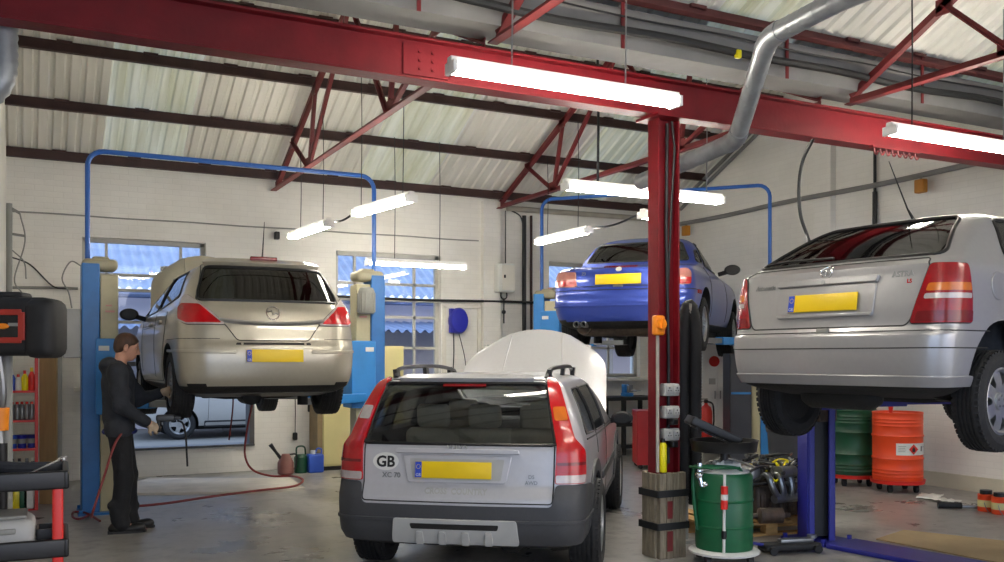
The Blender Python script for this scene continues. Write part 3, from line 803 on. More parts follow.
    def plate(s, y, z, w=.52, h=.112, off=.012, tilt=True, eu=True):
        b = s.b; c = b.pt(y, z, 'r', off); n = (b.pt(y, z, 'r', off + .01) - c).normalized(); n.y *= .3; n.normalize()
        X = Vector((0, -1, 0)); X = (X - n * X.dot(n)).normalized(); Y = n.cross(X)
        if Y.z < 0: Y = -Y
        M = Matrix.Identity(4)
        for i in range(3): M[i][0], M[i][1], M[i][2], M[i][3] = X[i], Y[i], n[i], c[i]
        s.plateM = M
        p = MB().rbox((0, 0, 0), (w, h, .008), .003, M, n=2).build('number_plate', MT['plate'], s.root)
        if eu:
            e = MB().box((-w / 2 + .025, 0, .0045), (.046, h - .006, .002), M).build('plate_strip', MT['eu'], p, smooth=0)
            st = MB()
            for i in range(12):
                t = 2 * PI * i / 12; st.cyl(M @ Vector((-w / 2 + .025 + .014 * math.cos(t), .02 + .014 * math.sin(t), .005)), M @ Vector((-w / 2 + .025 + .014 * math.cos(t), .02 + .014 * math.sin(t), .0065)), .0025, n=5)
            st.build('star_ring', MT['plate'], p, smooth=0)
            flat_text('GB', .028, M @ Matrix.Translation((-w / 2 + .025, -.045, .004)), MT['whiteplastic'], p, 'plate_letters')
        return p
    def mirror(s, x, z, y, side, m):
        o = Vector((x, side * y, z)); mb = MB()
        mb.beam(o + Vector((.04, -side * .02, -.03)), o + Vector((.02, side * .1, 0)), .05, .05)
        prof = [(0, .0), (.07, .0), (.088, .012), (.088, .05), (.07, .09), (.03, .12), (0, .125)]
        M = Matrix.Translation(o + Vector((-.045, side * .17, .02))) @ Matrix.Rotation(PI / 2, 4, 'Y') @ Matrix.Diagonal((.75, 1.2, .9, 1))
        mb.lathe([(max(r, 1e-5), h) for r, h in prof], 20, M)
        t = mb.build('door_mirror', m, s.root, smooth=50)
        g = MB(); g.lathe([(1e-4, 0), (.066, 0), (.066, .004), (1e-4, .004)], 20, Matrix.Translation(o + Vector((-.049, side * .17, .02))) @ Matrix.Rotation(PI / 2, 4, 'Y') @ Matrix.Diagonal((.75, 1.2, 1, 1))); g.build('mirror_glass', MT['boot'], t)
    def seats(s, xs, m, yb=.36, head=True, base=.42, lean=.22):
        for x, ys in xs:
            for y in ys:
                M = Matrix.Translation((x, y, base)) @ Matrix.Rotation(-lean, 4, 'Y')
                st = MB().rbox((0, 0, .32), (.14, .48, .62), .055, M).build('seat', m, s.root)
                MB().rbox((-.02, 0, .74), (.1, .27, .19), .045, M).build('headrest', m, st)
                MB().rbox((x + .28, y, base + .06), (.5, .5, .16), .05).build('seat_cushion', m, st)
    def underside(s, silencers=(), zf=.2):
        b = s.b; u = MB(); a0, a1 = s.axles
        zb = b.z0
        for sg in (-1, 1): u.beam((a0 + .3, sg * .62, zb - .01), (a1 - .35, sg * .62, zb - .01), .09, .07)
        u.beam((a0 + .2, 0, zb - .005), (a1 - .2, 0, zb - .005), .22, .06)
        u.build('floor_pan', MT['under'], s.root, bevel=.01)
        ax = MB(); ax.tube([(a0 + .2, -.55, zb + .02), (a0 + .04, -.3, zb + .0), (a0 + .04, .3, zb + .0), (a0 + .2, .55, zb + .02)], .045, 10)
        ax.tube([(a0, -s.track / 2, s.R - .03), (a0 + .04, -.3, zb + .02)], .035); ax.tube([(a0, s.track / 2, s.R - .03), (a0 + .04, .3, zb + .02)], .035)
        for sg in (-1, 1): ax.cyl((a0 - .08, sg * .5, zb - .02), (a0 - .02, sg * .5, zb + .3), .05)
        ax.build('rear_axle', MT['under'], s.root)
        for p0, p1, r in silencers:
            e = MB(); p0, p1 = Vector(p0), Vector(p1); d = (p1 - p0)
            e.tube([p0, p0 + d * .02, p0 + d * .12, p0 + d * .88, p0 + d * .98, p1], [.02, r * .6, r, r, r * .6, .02], 16)
            e.tube(spline([p1, (a0 + .5, .1, zb - .03), (a0 + 1.2, .05, zb - .05), (a1 - .3, .1, zb - .05)], 6), .025, 8)
            e.build('exhaust_silencer', MT['under'], s.root)
def car_pose(xc, d, psi, z=0):       # rear-bumper centre in camera terms (right, depth) and heading right of the view axis
    h = PHI + rad(psi); return cam2w(xc, d, z), PI / 2 - h
def paint(name, col, metal=.55, rough=.32):
    m = mat(name, col, rough, metal, var=.02, scale=30, coat=.7)
    return m
MT['lamppink'] = mat('pinkish lamp lens', 'b4786e', .2, .1, var=.1, scale=25, coat=.3)
MT['lampdeep'] = mat('crimson lamp lens', '8a0810', .22, var=.1, scale=25, coat=.25)
MT['darkglass'] = glass_mat('tinted car glass', (.48, .50, .50), .05)
MT['clearglass'] = glass_mat('lightly tinted car glass', (.78, .80, .80), .05)
MT['privglass'] = glass_mat('dark tinted car glass', (.16, .17, .17), .06)
sym = lambda half: half + [(-x, z) + tuple(r) for x, z, *r in reversed(half)]
mirr = lambda p: [(-q[0],) + tuple(q[1:]) for q in p]
# ---------- estate car in the middle ----------
P_VOL = paint('light silver car paint', 'bcbcc0', .4, .36)
vol = Body([(.25, .34, 4.45, .66), (.29, .14, 4.6, .80), (.33, .05, 4.68, .865), (.38, .015, 4.72, .885), (.52, .0, 4.73, .895), (.62, .005, 4.73, .90), (.68, .03, 4.71, .90), (.73, .055, 4.69, .90),
            (.85, .07, 4.6, .90), (.95, .085, 4.2, .893), (.985, .095, 3.6, .888), (1.03, .115, 3.3, .875), (1.20, .185, 2.98, .815), (1.34, .27, 2.66, .745), (1.41, .33, 2.46, .70), (1.445, .40, 2.32, .64), (1.47, .56, 2.15, .49), (1.482, .75, 2.0, .25), (1.485, .85, 1.9, .1)],
           bow=.08, ry=.20, rx=.13, barrel=.05)
loc, hd = car_pose(-.325, 6.36, 10.1)
V = Car('estate_car', 'silver estate car with an oval GB sticker parked on the floor, bonnet raised', 'car', vol, P_VOL, loc, hd, (.92, 3.76), .342, .235, 1.66, MT['clearglass'])
rw = rpoly(sym([(.70, 1.0), (.60, 1.418)]), .05); V.window(rw, 'r', 'rear_window', .05, .012)
ws = rpoly([(q[0], q[1]) for q in ((-.7, 1.06), (.7, 1.06), (.52, 1.40), (-.52, 1.40))], .05)
for sd in ('R', 'L'):
    V.window(rpoly([(.50, 1.05), (1.12, 1.03), (1.12, 1.37), (.72, 1.37)], .06), sd, 'side_window')
    V.window(rpoly([(1.19, 1.03), (2.02, 1.01), (2.02, 1.37), (1.19, 1.37)], .04), sd, 'side_window')
    V.window(rpoly([(2.10, 1.01), (2.95, 1.0), (2.45, 1.36), (2.10, 1.37)], .04), sd, 'side_window')
eng = MB().box((4.02, 0, .95), (.95, 1.3, .62))
wsc = MB(); wsc.prism([(3.6, 1.1), (2.9, 1.36), (2.3, 1.36), (2.3, 1.1)], -.58, .58, Matrix(((1, 0, 0, 0), (0, 0, 1, 0), (0, 1, 0, 0), (0, 0, 0, 1))))
V.build(extra_cut=[eng, wsc])
# windscreen pane
mb = MB(); mb.add([(3.22, -.62, 1.07), (3.22, .62, 1.07), (2.48, .54, 1.385), (2.48, -.54, 1.385)], [(0, 1, 2, 3)]); mb.build('windscreen', MT['winglass'], V.root)
# lamps: tall, along the rear pillars
lampo = [(.68, .74), (.90, .74), (.915, .80), (.91, .955), (.81, 1.04), (.69, 1.40), (.645, 1.445), (.585, 1.445), (.665, 1.10), (.69, .99)]
for sg in (1, -1):
    o = [(sg * a, z) for a, z in lampo]
    l = V.patch('tail_lamp', rpoly(o, .02), 's', MT['lampred'], .018, -.01, .035, bevel=.004)
    V.patch('lamp_clear', rpoly([(sg * a, z) for a, z in ((.687, .745), (.895, .745), (.91, .80), (.687, .80))], .012), 's', MT['lampclear'], .0205, 0, .04, l)
    V.patch('lamp_amber', rpoly([(sg * a, z) for a, z in ((.665, 1.16), (.755, 1.16), (.732, 1.25), (.645, 1.25))], .015), 's', MT['lampamber'] if sg > 0 else MT['lampclear'], .0205, 0, .04, l)
    V.patch('lamp_band', rpoly([(sg * a, z) for a, z in ((.695, .865), (.905, .865), (.905, .885), (.695, .885))], .006), 's', MT['lampdark'], .0205, 0, .04, l)
# dark bumper and cladding
bm_o = [(-1.55, .335), (1.55, .335), (1.55, .62), (1.2, .71), (.9, .735), (.69, .735), (.665, .59), (-.665, .59), (-.69, .735), (-.9, .735), (-1.2, .71), (-1.55, .62)]
bp = V.patch('rear_bumper', rpoly(bm_o, .03), 's', MT['plastic'], .016, -.02, .05, bevel=.008)
V.patch('bumper_ledge', rpoly([(-1.5, .475), (1.5, .475), (1.5, .50), (-1.5, .50)], .01), 's', MT['plastic'], .026, 0, .05, bp, bevel=.004)
ins = V.patch('bumper_insert', rpoly(sym([(.445, .342), (.43, .50)]), .02), 'r', MT['ltgrey'], .034, .0, .05, bp, bevel=.006)
V.patch('insert_slot', rpoly(sym([(.30, .435), (.31, .47)]), .012), 'r', MT['blackplastic'], .038, .03, .05, bp)
for a in (-.24, -.08, .08, .24): V.patch('skid_rib', rpoly([(a - .028, .35), (a + .028, .35), (a + .022, .42), (a - .022, .42)], .01), 'r', MT['ltgrey'], .05, .03, .05, ins, bevel=.003)
for sd in ('R', 'L'):
    for ax in V.axles:
        arc = [(ax + .49 * math.cos(t), .342 + .49 * math.sin(t)) for t in np.linspace(-.05, PI + .05, 22)] + [(ax + .40 * math.cos(t), .342 + .40 * math.sin(t)) for t in np.linspace(PI + .05, -.05, 22)]
        V.patch('wheel_arch_trim', arc, sd, MT['plastic'], .018, -.01, .06)
    V.patch('sill_trim', rpoly([(1.5, .27), (3.3, .27), (3.3, .42), (1.5, .42)], .02), sd, MT['plastic'], .02, -.01, .08)
    V.patch('side_rub_strip', rpoly([(1.55, .60), (3.25, .60), (3.25, .66), (1.55, .66)], .02), sd, MT['plastic'], .012, -.01, .08)
# tailgate seam, plate recess, handle bar
sm = MB(); gate = [(.67, .61), (.675, .99), (.58, 1.44), (-.58, 1.44), (-.675, .99), (-.67, .61)]
V.line(None, rpoly(gate, .03), 'r', None, .005, 0, closed=True, mb=sm)
for sd in ('R', 'L'):
    for x in (1.15, 2.06): V.line(None, [(x, .36 if x > 1.5 else .86), (x, 1.0), (x, 1.38)], sd, None, .004, mb=sm)
    V.line(None, [(.5, 1.015), (1.2, 1.0), (3.1, .975)], sd, None, .006, .002, mb=sm)
sm.islands('panel_gap', MT['seam'], V.root)
V.patch('plate_surround', rpoly(sym([(.345, .735), (.385, .925)]), .02), 'r', P_VOL, .012, -.005, .05, bevel=.004)
V.patch('plate_recess', rpoly(sym([(.31, .755), (.335, .90)]), .012), 'r', MT['ltgrey'], .0135, 0, .05)
V.patch('handle_bar', rpoly(sym([(.44, .935), (.43, .965)]), .012), 'r', P_VOL, .032, -.005, .05, bevel=.005)
V.plate(-.02, .825, .54, .115, .026)
V.text('lettering', 'VOLVO', .042, .0, .962, MT['chrome'], .001, .012)
V.text('lettering', 'CROSS  COUNTRY', .052, -.0, .665, MT['ltgrey'], .002, .003)
V.text('lettering', 'XC 70', .05, -.47, .765, MT['steel'], .001, .004)
V.text('lettering', 'D5', .035, .52, .775, MT['steel'], .001, .004); V.text('lettering', 'AWD', .035, .52, .735, MT['steel'], .001, .004)
el = [(-.515 + .095 * math.cos(t), .875 + .062 * math.sin(t)) for t in np.linspace(0, 2 * PI, 28)[:-1]]
st = V.patch('oval_sticker', el, 'r', MT['whiteplastic'], .003, -.002, .04)
V.text('sticker_letters', 'GB', .105, -.515, .839, MT['blackplastic'], .003, .0055)
V.patch('roof_spoiler', rpoly(sym([(.50, 1.428), (.46, 1.452)]), .01), 'r', P_VOL, .03, -.01, .04, bevel=.006)
V.patch('high_brake_lamp', rpoly(sym([(.16, 1.395), (.155, 1.412)]), .005), 'r', MT['lampdark'], .004, -.002, .05)
# rails, mirrors, cabin
for sg in (-1, 1):
    rl = MB(); P = spline([(.52, sg * .565, 1.45), (.64, sg * .58, 1.515), (1.2, sg * .595, 1.53), (1.9, sg * .59, 1.525), (2.35, sg * .56, 1.49), (2.45, sg * .555, 1.45)], 5)
    rl.tube(P, .017, 8)
    for x in (.58, 1.45, 2.32): rl.beam((x, sg * .575, 1.42), (x, sg * .585, 1.515), .03, .09, (1, 0, 0))
    rl.build('roof_rail', MT['blackplastic'], V.root)
    V.mirror(2.88, 1.0, .83, sg, MT['blackplastic'])
V.seats([(2.15, (.37, -.37)), (1.25, (.42, 0, -.42))], MT['seat'])
MB().rbox((2.95, 0, .93), (.35, 1.4, .18), .06).build('dashboard', MT['seatgrey'], V.root)
MB().rbox((2.62, 0, 1.33), (.03, .2, .06), .012).build('rear_view_mirror', MT['blackplastic'], V.root)
MB().tube([(2.72, .37 + .18 * math.cos(t), .98 + .18 * math.sin(t)) for t in np.linspace(0, 2 * PI, 24)[:-1]], .016, 8, closed=True).build('steering_wheel', MT['blackplastic'], V.root)
V.wheels('five'); V.underside([((.25, -.35, .3), (.75, -.3, .3), .09)])
# raised bonnet
def bonnet(car, hx, hz, w0, w1, ln, ang, crown=.09, m=None, name='bonnet'):
    n, k = 14, 12; M = Matrix.Translation((hx, 0, hz)) @ Matrix.Rotation(-ang, 4, 'Y'); V2 = []
    for i in range(n + 1):
        t = i / n; wd = w0 + (w1 - w0) * t; rnd = 1 - max(0, (t - .5) / .5) ** 2.2 * .42; drop = -crown * .9 * t ** 2.4
        for j in range(k + 1):
            u = -1 + 2 * j / k; V2.append((ln * t * (1 - .07 * u * u * t), u * wd / 2 * rnd, crown * (1 - u * u) * .6 + drop - (.04 * max(0, abs(u) - .82) / .18)))
    vs = [M @ Vector(v) for v in V2] + [M @ (Vector(v) - Vector((0, 0, .025))) for v in V2]
    q = (n + 1) * (k + 1); fs = []
    for i in range(n):
        for j in range(k):
            a = i * (k + 1) + j; f = (a, a + 1, a + k + 2, a + k + 1); fs += [f, tuple(q + x for x in reversed(f))]
    rim = [j for j in range(k + 1)] + [i * (k + 1) + k for i in range(1, n + 1)] + [n * (k + 1) + j for j in range(k - 1, -1, -1)] + [i * (k + 1) for i in range(n - 1, 0, -1)]
    for a, b in zip(rim, rim[1:] + rim[:1]): fs.append((b, a, q + a, q + b))
    mb = MB(); mb.add(vs, fs); h = mb.build(name, m or car.paint, car.root, smooth=50)
    rb = MB()     # pressed crease lines on the outside, stiffener beneath, prop rod
    for u in (-.45, .45):
        P = [M @ Vector((ln * t, u * (w0 + (w1 - w0) * t) / 2 * (1 - .2 * t), crown * (1 - u * u) * .6 - crown * .9 * t ** 2.4)) for t in np.linspace(.05, .93, 14)]
        rb.tube(P, .008, 6)
    rb.build('bonnet_crease', m or car.paint, h)
    sb = MB()
    for u0, t0, u1, t1 in ((-.7, .1, -.7, .85), (.7, .1, .7, .85), (-.7, .85, .7, .85), (-.7, .12, .0, .8), (.7, .12, 0, .8)):
        sb.beam(M @ Vector((ln * t0, u0 * w0 / 2, -.05 - crown * .9 * t0 ** 2.4)), M @ Vector((ln * t1, u1 * w0 / 2, -.05 - crown * .9 * t1 ** 2.4)), .07, .03)
    sb.build('bonnet_stiffener', MT['ltgrey'], h)
    top = M @ Vector((ln * .75, w0 * .35, -.05)); MB().tube([(hx + ln * .8, w0 * .42, hz - .12), top], .007, 6).build('prop_rod', MT['steel'], h)
def engine_bay(car, x0, x1, z, w):
    e = MB(); cx = (x0 + x1) / 2
    e.rbox((cx, .0, z), (.42, .55, .26), .04); e.rbox((cx + .05, -.05, z + .16), (.3, .42, .07), .03)
    e.build('engine_block', MT['iron'], car.root)
    e = MB(); e.rbox((cx - .1, w * .32, z + .06), (.2, .26, .18), .02); e.build('battery', MT['blackplastic'], car.root)
    e = MB(); e.tube(spline([(cx + .1, -.4, z + .1), (cx + .3, -.3, z + .18), (cx + .34, 0, z + .16), (cx + .2, .25, z + .12)], 6), .035, 10); e.build('intake_hose', MT['dark'], car.root)
bonnet(V, 3.38, 1.02, 1.62, 1.54, 1.20, rad(50)); engine_bay(V, 3.6, 4.45, .8, 1.2)
# ---------- champagne hatchback on the left lift ----------
P_AH = paint('champagne silver car paint', 'aaa494', .45, .34)
ah = Body([(.20, .34, 3.95, .62), (.24, .14, 4.1, .74), (.30, .05, 4.18, .825), (.40, .012, 4.23, .855), (.54, .0, 4.25, .868), (.64, .012, 4.25, .872), (.70, .035, 4.22, .872), (.80, .055, 4.12, .868),
           (.92, .085, 3.75, .852), (.98, .105, 3.4, .838), (1.04, .145, 3.18, .812), (1.20, .25, 2.85, .735), (1.33, .345, 2.5, .655), (1.385, .41, 2.32, .60), (1.42, .52, 2.15, .50), (1.445, .72, 1.95, .34), (1.458, .95, 1.75, .15)],
          bow=.13, ry=.30, rx=.20, barrel=.05)
A_Z0, A_X, A_Y = 1.04, 2.02, 8.42
H = Car('hatchback_car', 'champagne hatchback raised on the left lift, bonnet open, back towards the camera', 'car', ah, P_AH, (A_X, A_Y, A_Z0), PI / 2, (.80, 3.41), .315, .205, 1.49, MT['privglass'], scale=(1, .95, 1.025))
H.window(rpoly(sym([(.67, 1.055), (.665, 1.13), (.57, 1.37)]), .05), 'r', 'rear_window', .05, .014)
for sd in ('R', 'L'):
    H.window(rpoly([(.62, 1.10), (1.72, 1.02), (1.72, 1.355), (.95, 1.36)], .05), sd, 'side_window', .07, .010)
    H.window(rpoly([(1.80, 1.02), (2.85, .99), (2.28, 1.35), (1.80, 1.355)], .05), sd, 'side_window', .07, .010)
H.build(extra_cut=[MB().box((3.75, 0, .95), (.75, 1.2, .5))])
for sg in (1, -1):
    o = [(sg * a, z) for a, z in ((.44, .838), (.80, .838), (.92, .88), (.94, .99), (.89, 1.075), (.80, 1.11), (.70, 1.055), (.57, .95))]
    l = H.patch('tail_lamp', rpoly(o, .03), 's', MT['lampclear'], .014, -.01, .035, bevel=.004)
    H.patch('lamp_red', rpoly([(sg * a, z) for a, z in ((.48, .852), (.80, .852), (.91, .89), (.93, .99), (.86, 1.02), (.67, 1.01))], .015), 's', MT['lampred'], .0165, 0, .035, l)
    H.line('lamp_seal', rpoly(o, .03), 's', MT['seam'], .005, .004, parent=l, closed=True)
    H.patch('bumper_crease', rpoly([(sg * a, z) for a, z in ((.36, .585), (1.5, .60), (1.5, .625), (.36, .612))], .01), 's', P_AH, .010, -.004, .05, bevel=.004)
    H.mirror(2.72, 1.0, .86, sg, MT['blackplastic'])
H.patch('bumper_step', rpoly(sym([(.36, .662), (.35, .680)]), .006), 'r', MT['seam'], .003, -.004, .05)
H.patch('bumper_lower_valance', rpoly(sym([(.86, .20), (.90, .24)]), .02), 's', MT['blackplastic'], .006, -.01, .05)
sm = MB(); H.line(None, rpoly([(.44, .83), (.34, .70), (-.34, .70), (-.44, .83), (-.57, .95), (-.69, 1.06), (-.58, 1.40), (.58, 1.40), (.69, 1.06), (.57, .95)], .03), 'r', None, .005, 0, closed=True, mb=sm)
for sd in ('R', 'L'):
    for x in (1.76, 1.0): H.line(None, [(x, .36 if x > 1.2 else .8), (x, .98)], sd, None, .004, mb=sm)
    H.line(None, [(1.0, .8), (1.18, .5), (1.25, .33), (2.8, .31)], sd, None, .004, mb=sm); H.line(None, [(2.88, .4), (2.86, .95)], sd, None, .004, mb=sm)
H.line(None, [(a, .715) for a in np.linspace(-1.5, -.5, 8)], 's', None, .003, 0, mb=sm); H.line(None, [(a, .715) for a in np.linspace(.5, 1.5, 8)], 's', None, .003, 0, mb=sm)
sm.islands('panel_gap', MT['seam'], H.root)
H.line('chrome_strip', [(a, .85 + .03 * abs(a / .5) ** 2) for a in np.linspace(-.5, .5, 16)], 'r', MT['alloy'], .021, .002)
H.plate(0, .565, .54, .112, .016)
em = MB(); em.tube([H.b.pt(.062 * math.cos(t), .945 + .058 * math.sin(t), 'r', .006) for t in np.linspace(0, 2 * PI, 24)[:-1]], .007, 6, closed=True)
em.tube([H.b.pt(a, z, 'r', .008) for a, z in ((-.05, .955), (-.01, .965), (.0, .93), (.03, .945), (.05, .935))], .009, 6); em.build('badge', MT['chrome'], H.root)
for a in (-.3, -.62, .3, .62): MB().cyl(H.b.pt(a, .67, 'r', -.002), H.b.pt(a, .67, 'r', .005), .012, n=12).build('parking_sensor', P_AH, H.root)
H.patch('roof_spoiler', rpoly(sym([(.57, 1.375), (.50, 1.415)]), .015), 'r', P_AH, .05, -.01, .04, bevel=.01)
sp = H.b.pt(0, 1.405, 'r', .03) + Vector((0, 0, .028))
MB().rbox(sp, (.03, .27, .04), .012).build('high_brake_lamp', MT['lampdark'], H.root)
MB().tube([(sp.x + .12, 0, 1.43), (sp.x + .05, 0, 1.50), (sp.x - .03, 0, 1.80)], [.016, .008, .003], 6).build('aerial', MT['cable'], H.root)
for sd in (1, -1): MB().tube([(x, sd * (H.b.half(.86)[1].max() - .012 * abs(x - 2.2)) , .865) for x in np.linspace(1.0, 2.9, 14)], .010, 6).build('door_moulding', P_AH, H.root)
for sd in ('R', 'L'):
    for x in (1.25, 2.05): H.patch('door_handle', rpoly([(x, .875), (x + .19, .87), (x + .19, .90), (x, .905)], .012), sd, P_AH, .03, .0, .05, bevel=.006)
H.seats([(1.95, (.36, -.36)), (1.15, (.4, -.4))], MT['seatgrey'])
H.wheels('five', droop=.01, front=.11); H.underside([((.28, .15, .22), (.62, .15, .22), .10)])
bonnet(H, 3.2, 1.02, 1.46, 1.30, .98, rad(55)); engine_bay(H, 3.4, 4.1, .8, 1.1)
# ---------- silver hatchback on the right lift ----------
P_AG = paint('silver grey car paint', 'a2a1a1', .45, .34)
ag = Body([(.20, .34, 3.8, .60), (.25, .10, 3.95, .74), (.29, .035, 4.02, .80), (.36, .012, 4.07, .828), (.50, .0, 4.11, .845), (.58, .004, 4.11, .85), (.61, .03, 4.10, .848), (.64, .045, 4.09, .846), (.75, .06, 4.0, .846), (.88, .085, 3.65, .843),
           (.95, .10, 3.4, .836), (.995, .105, 3.2, .826), (1.015, .14, 3.1, .816), (1.05, .22, 3.0, .792), (1.15, .40, 2.75, .722), (1.27, .64, 2.48, .640), (1.34, .82, 2.3, .578), (1.385, 1.0, 2.12, .49), (1.41, 1.2, 1.95, .34), (1.422, 1.38, 1.85, .15)],
          bow=.10, ry=.22, rx=.17, barrel=.05)
loc, hd = car_pose(2.115, 6.24, 54.5, 1.12)
G = Car('hatchback_car', 'silver hatchback raised on the violet lift at right, rear wheels hanging', 'car', ag, P_AG, loc, hd, (.73, 3.36), .308, .19, 1.50, MT['darkglass'], scale=(1, 1.03, 1.075))
G.window(rpoly(sym([(.70, 1.055), (.50, 1.345)]), .06), 'r', 'rear_window', .05, .014)
for sd in ('R', 'L'):
    G.window(rpoly([(.88, 1.06), (1.72, 1.02), (1.72, 1.33), (1.10, 1.335)], .05), sd, 'side_window', .06, .012)
    G.window(rpoly([(1.80, 1.02), (2.8, .99), (2.25, 1.33), (1.80, 1.335)], .05), sd, 'side_window', .06, .012)
G.build()
for sg in (1, -1):
    o = [(sg * a, z) for a, z in ((.60, .645), (1.02, .65), (1.0, .80), (.93, .99), (.69, .99), (.655, .85))]
    l = G.patch('tail_lamp', rpoly(o, .025), 's', MT['lampdeep'], .012, -.01, .035, bevel=.004)
    G.line('lamp_seal', rpoly(o, .025), 's', MT['seam'], .006, .004, parent=l, closed=True)
    G.patch('lamp_amber', rpoly([(sg * a, z) for a, z in ((.682, .83), (.98, .835), (.962, .88), (.694, .875))], .012), 's', MT['lampamber'], .0145, 0, .035, l)
    G.patch('lamp_clear', rpoly([(sg * a, z) for a, z in ((.674, .785), (.985, .79), (.982, .82), (.68, .815))], .012), 's', MT['lampclear'], .0145, 0, .035, l)
    G.patch('lamp_band', rpoly([(sg * a, z) for a, z in ((.63, .655), (1.01, .66), (1.01, .72), (.645, .715))], .012), 's', MT['lampdark'], .0145, 0, .035, l)
    G.mirror(2.62, .98, .84, sg, P_AG)
sm = MB(); G.line(None, rpoly([(.60, .665), (.655, .85), (.69, .985), (.66, 1.03), (-.66, 1.03), (-.69, .985), (-.655, .85), (-.60, .665), (-.57, .635), (.57, .635)], .02), 's', None, .005, 0, closed=True, mb=sm)
G.line(None, [(a, .605) for a in np.linspace(-1.25, 1.25, 30)], 's', None, .004, 0, mb=sm); G.line(None, [(a, .505) for a in np.linspace(-1.25, 1.25, 30)], 's', None, .004, 0, mb=sm)
for sd in ('R', 'L'):
    G.line(None, [(1.2, .72), (1.3, .98)], sd, None, .004, mb=sm); G.line(None, [(1.76, .33), (1.76, 1.33)], sd, None, .004, mb=sm); G.line(None, [(2.84, .36), (2.86, .95)], sd, None, .004, mb=sm)
sm.islands('panel_gap', MT['seam'], G.root)
cp = [(.68 + .085 * math.cos(t), .875 + .085 * math.sin(t)) for t in np.linspace(0, 2 * PI, 26)[:-1]]
G.patch('fuel_flap', cp, 'R', P_AG, .008, -.004, .04, bevel=.004)
G.patch('bumper_lip', rpoly(sym([(1.05, .285), (1.08, .345)]), .02), 's', P_AG, .014, -.01, .05, bevel=.006)
G.patch('plate_recess', rpoly(sym([(.36, .70), (.37, .90)]), .02), 'r', P_AG, .010, -.004, .05, bevel=.004)
G.patch('handle_bar', rpoly(sym([(.375, .90), (.385, .945)]), .015), 'r', P_AG, .028, -.004, .05, bevel=.006)
G.patch('recess_lip', rpoly(sym([(.355, .70), (.36, .72)]), .006), 'r', P_AG, .022, -.004, .05, bevel=.004)
G.plate(0, .79, .52, .112, .018)
em = MB(); em.tube([G.b.pt(.042 * math.cos(t), .985 + .036 * math.sin(t), 'r', .004) for t in np.linspace(0, 2 * PI, 24)[:-1]], .006, 6, closed=True)
em.tube([G.b.pt(a, z, 'r', .006) for a, z in ((-.022, .985), (.0, .995), (.0, .965), (.018, .985))], .006, 6); em.build('badge', MT['chrome'], G.root)
MB().cyl(G.b.pt(0, .915, 'r', .02), G.b.pt(0, .915, 'r', .034), .015, n=14).build('lock_barrel', MT['steel'], G.root)
G.text('lettering', 'Automatic', .042, -.50, .90, MT['steel'], .001, .004, slant=.15)
G.text('lettering', 'ASTRA', .045, .53, .925, MT['steel'], .002, .004); G.text('lettering', 'LS', .032, .575, .885, MT['lampred'], .001, .004)
G.line('rear_wiper', [(-.62, 1.07), (-.45, 1.085), (-.05, 1.075)], 'r', MT['blackplastic'], .010, .015)
MB().rbox(G.b.pt(.02, .612, 'r', .006), (.02, .09, .03), .008).build('tow_eye_cover', MT['grey'], G.root)
MB().tube([(1.16, 0, 1.405), (1.08, 0, 1.47), (.84, 0, 1.77)], [.014, .007, .003], 6).build('aerial', MT['cable'], G.root)
G.seats([(1.95, (.36, -.36)), (1.2, (.4, -.4))], MT['seatgrey'])
G.wheels('seven', droop=.12); G.underside([((.34, -.25, .20), (.34, .35, .20), .085)])
# ---------- blue convertible with hardtop on the rear lift ----------
P_Z = paint('deep metallic blue car paint', '30469e', .45, .3)
z3 = Body([(.17, .36, 3.75, .58), (.22, .12, 3.9, .72), (.27, .04, 3.98, .79), (.36, .012, 4.02, .825), (.47, .0, 4.05, .845), (.53, .012, 4.05, .85), (.58, .04, 4.04, .852), (.68, .045, 4.0, .85), (.78, .055, 3.9, .838), (.84, .075, 3.6, .82),
           (.87, .12, 3.2, .80), (.89, .22, 2.95, .785), (.92, .48, 2.75, .765), (.95, .74, 2.6, .745), (.98, .82, 2.48, .745), (1.10, .93, 2.28, .695), (1.23, 1.07, 2.06, .62), (1.295, 1.2, 1.92, .53), (1.34, 1.4, 1.82, .31), (1.353, 1.55, 1.75, .15)],
          bow=.12, ry=.29, rx=.22, barrel=.04, flares=((.86, .52, .42, .30, .035), (3.30, .50, .42, .30, .03)))
loc, hd = car_pose(1.33, 10.75, 22, 1.745)
Z = Car('convertible_car', 'blue two-seat convertible with hardtop raised high on the rear lift', 'car', z3, P_Z, loc, hd, (.85, 3.30), .312, .225, 1.49, MT['darkglass'], scale=(1, 1.01, 1.05))
Z.window(rpoly(sym([(.65, 1.0), (.52, 1.245)]), .05), 'r', 'rear_window', .05, .012)
for sd in ('R', 'L'): Z.window(rpoly([(1.38, .98), (2.42, .93), (2.0, 1.24), (1.48, 1.26)], .05), sd, 'side_window', .06, .012)
for sd in ('R', 'L'): Z.window(rpoly([(1.0, .99), (1.28, .99), (1.30, 1.16), (1.16, 1.14)], .05), sd, 'quarter_window', .06, .008)
Z.build(fire=2.75)
for sg in (1, -1):
    o = [(sg * a, z) for a, z in ((.50, .655), (.84, .665), (.86, .80), (.80, .84), (.52, .825))]
    l = Z.patch('tail_lamp', rpoly(o, .03), 's', MT['lamppink'], .012, -.01, .035, bevel=.004)
    Z.patch('lamp_red', rpoly([(sg * a, z) for a, z in ((.51, .665), (.84, .672), (.85, .745), (.51, .74))], .012), 's', MT['lampred'], .0145, 0, .035, l)
    Z.patch('side_marker', rpoly([(sg * a, z) for a, z in ((1.05, .58), (1.2, .58), (1.2, .62), (1.05, .62))], .01), 's', MT['lampred'], .008, 0, .035)
    Z.mirror(2.32, .97, .80, sg, MT['blackplastic'])
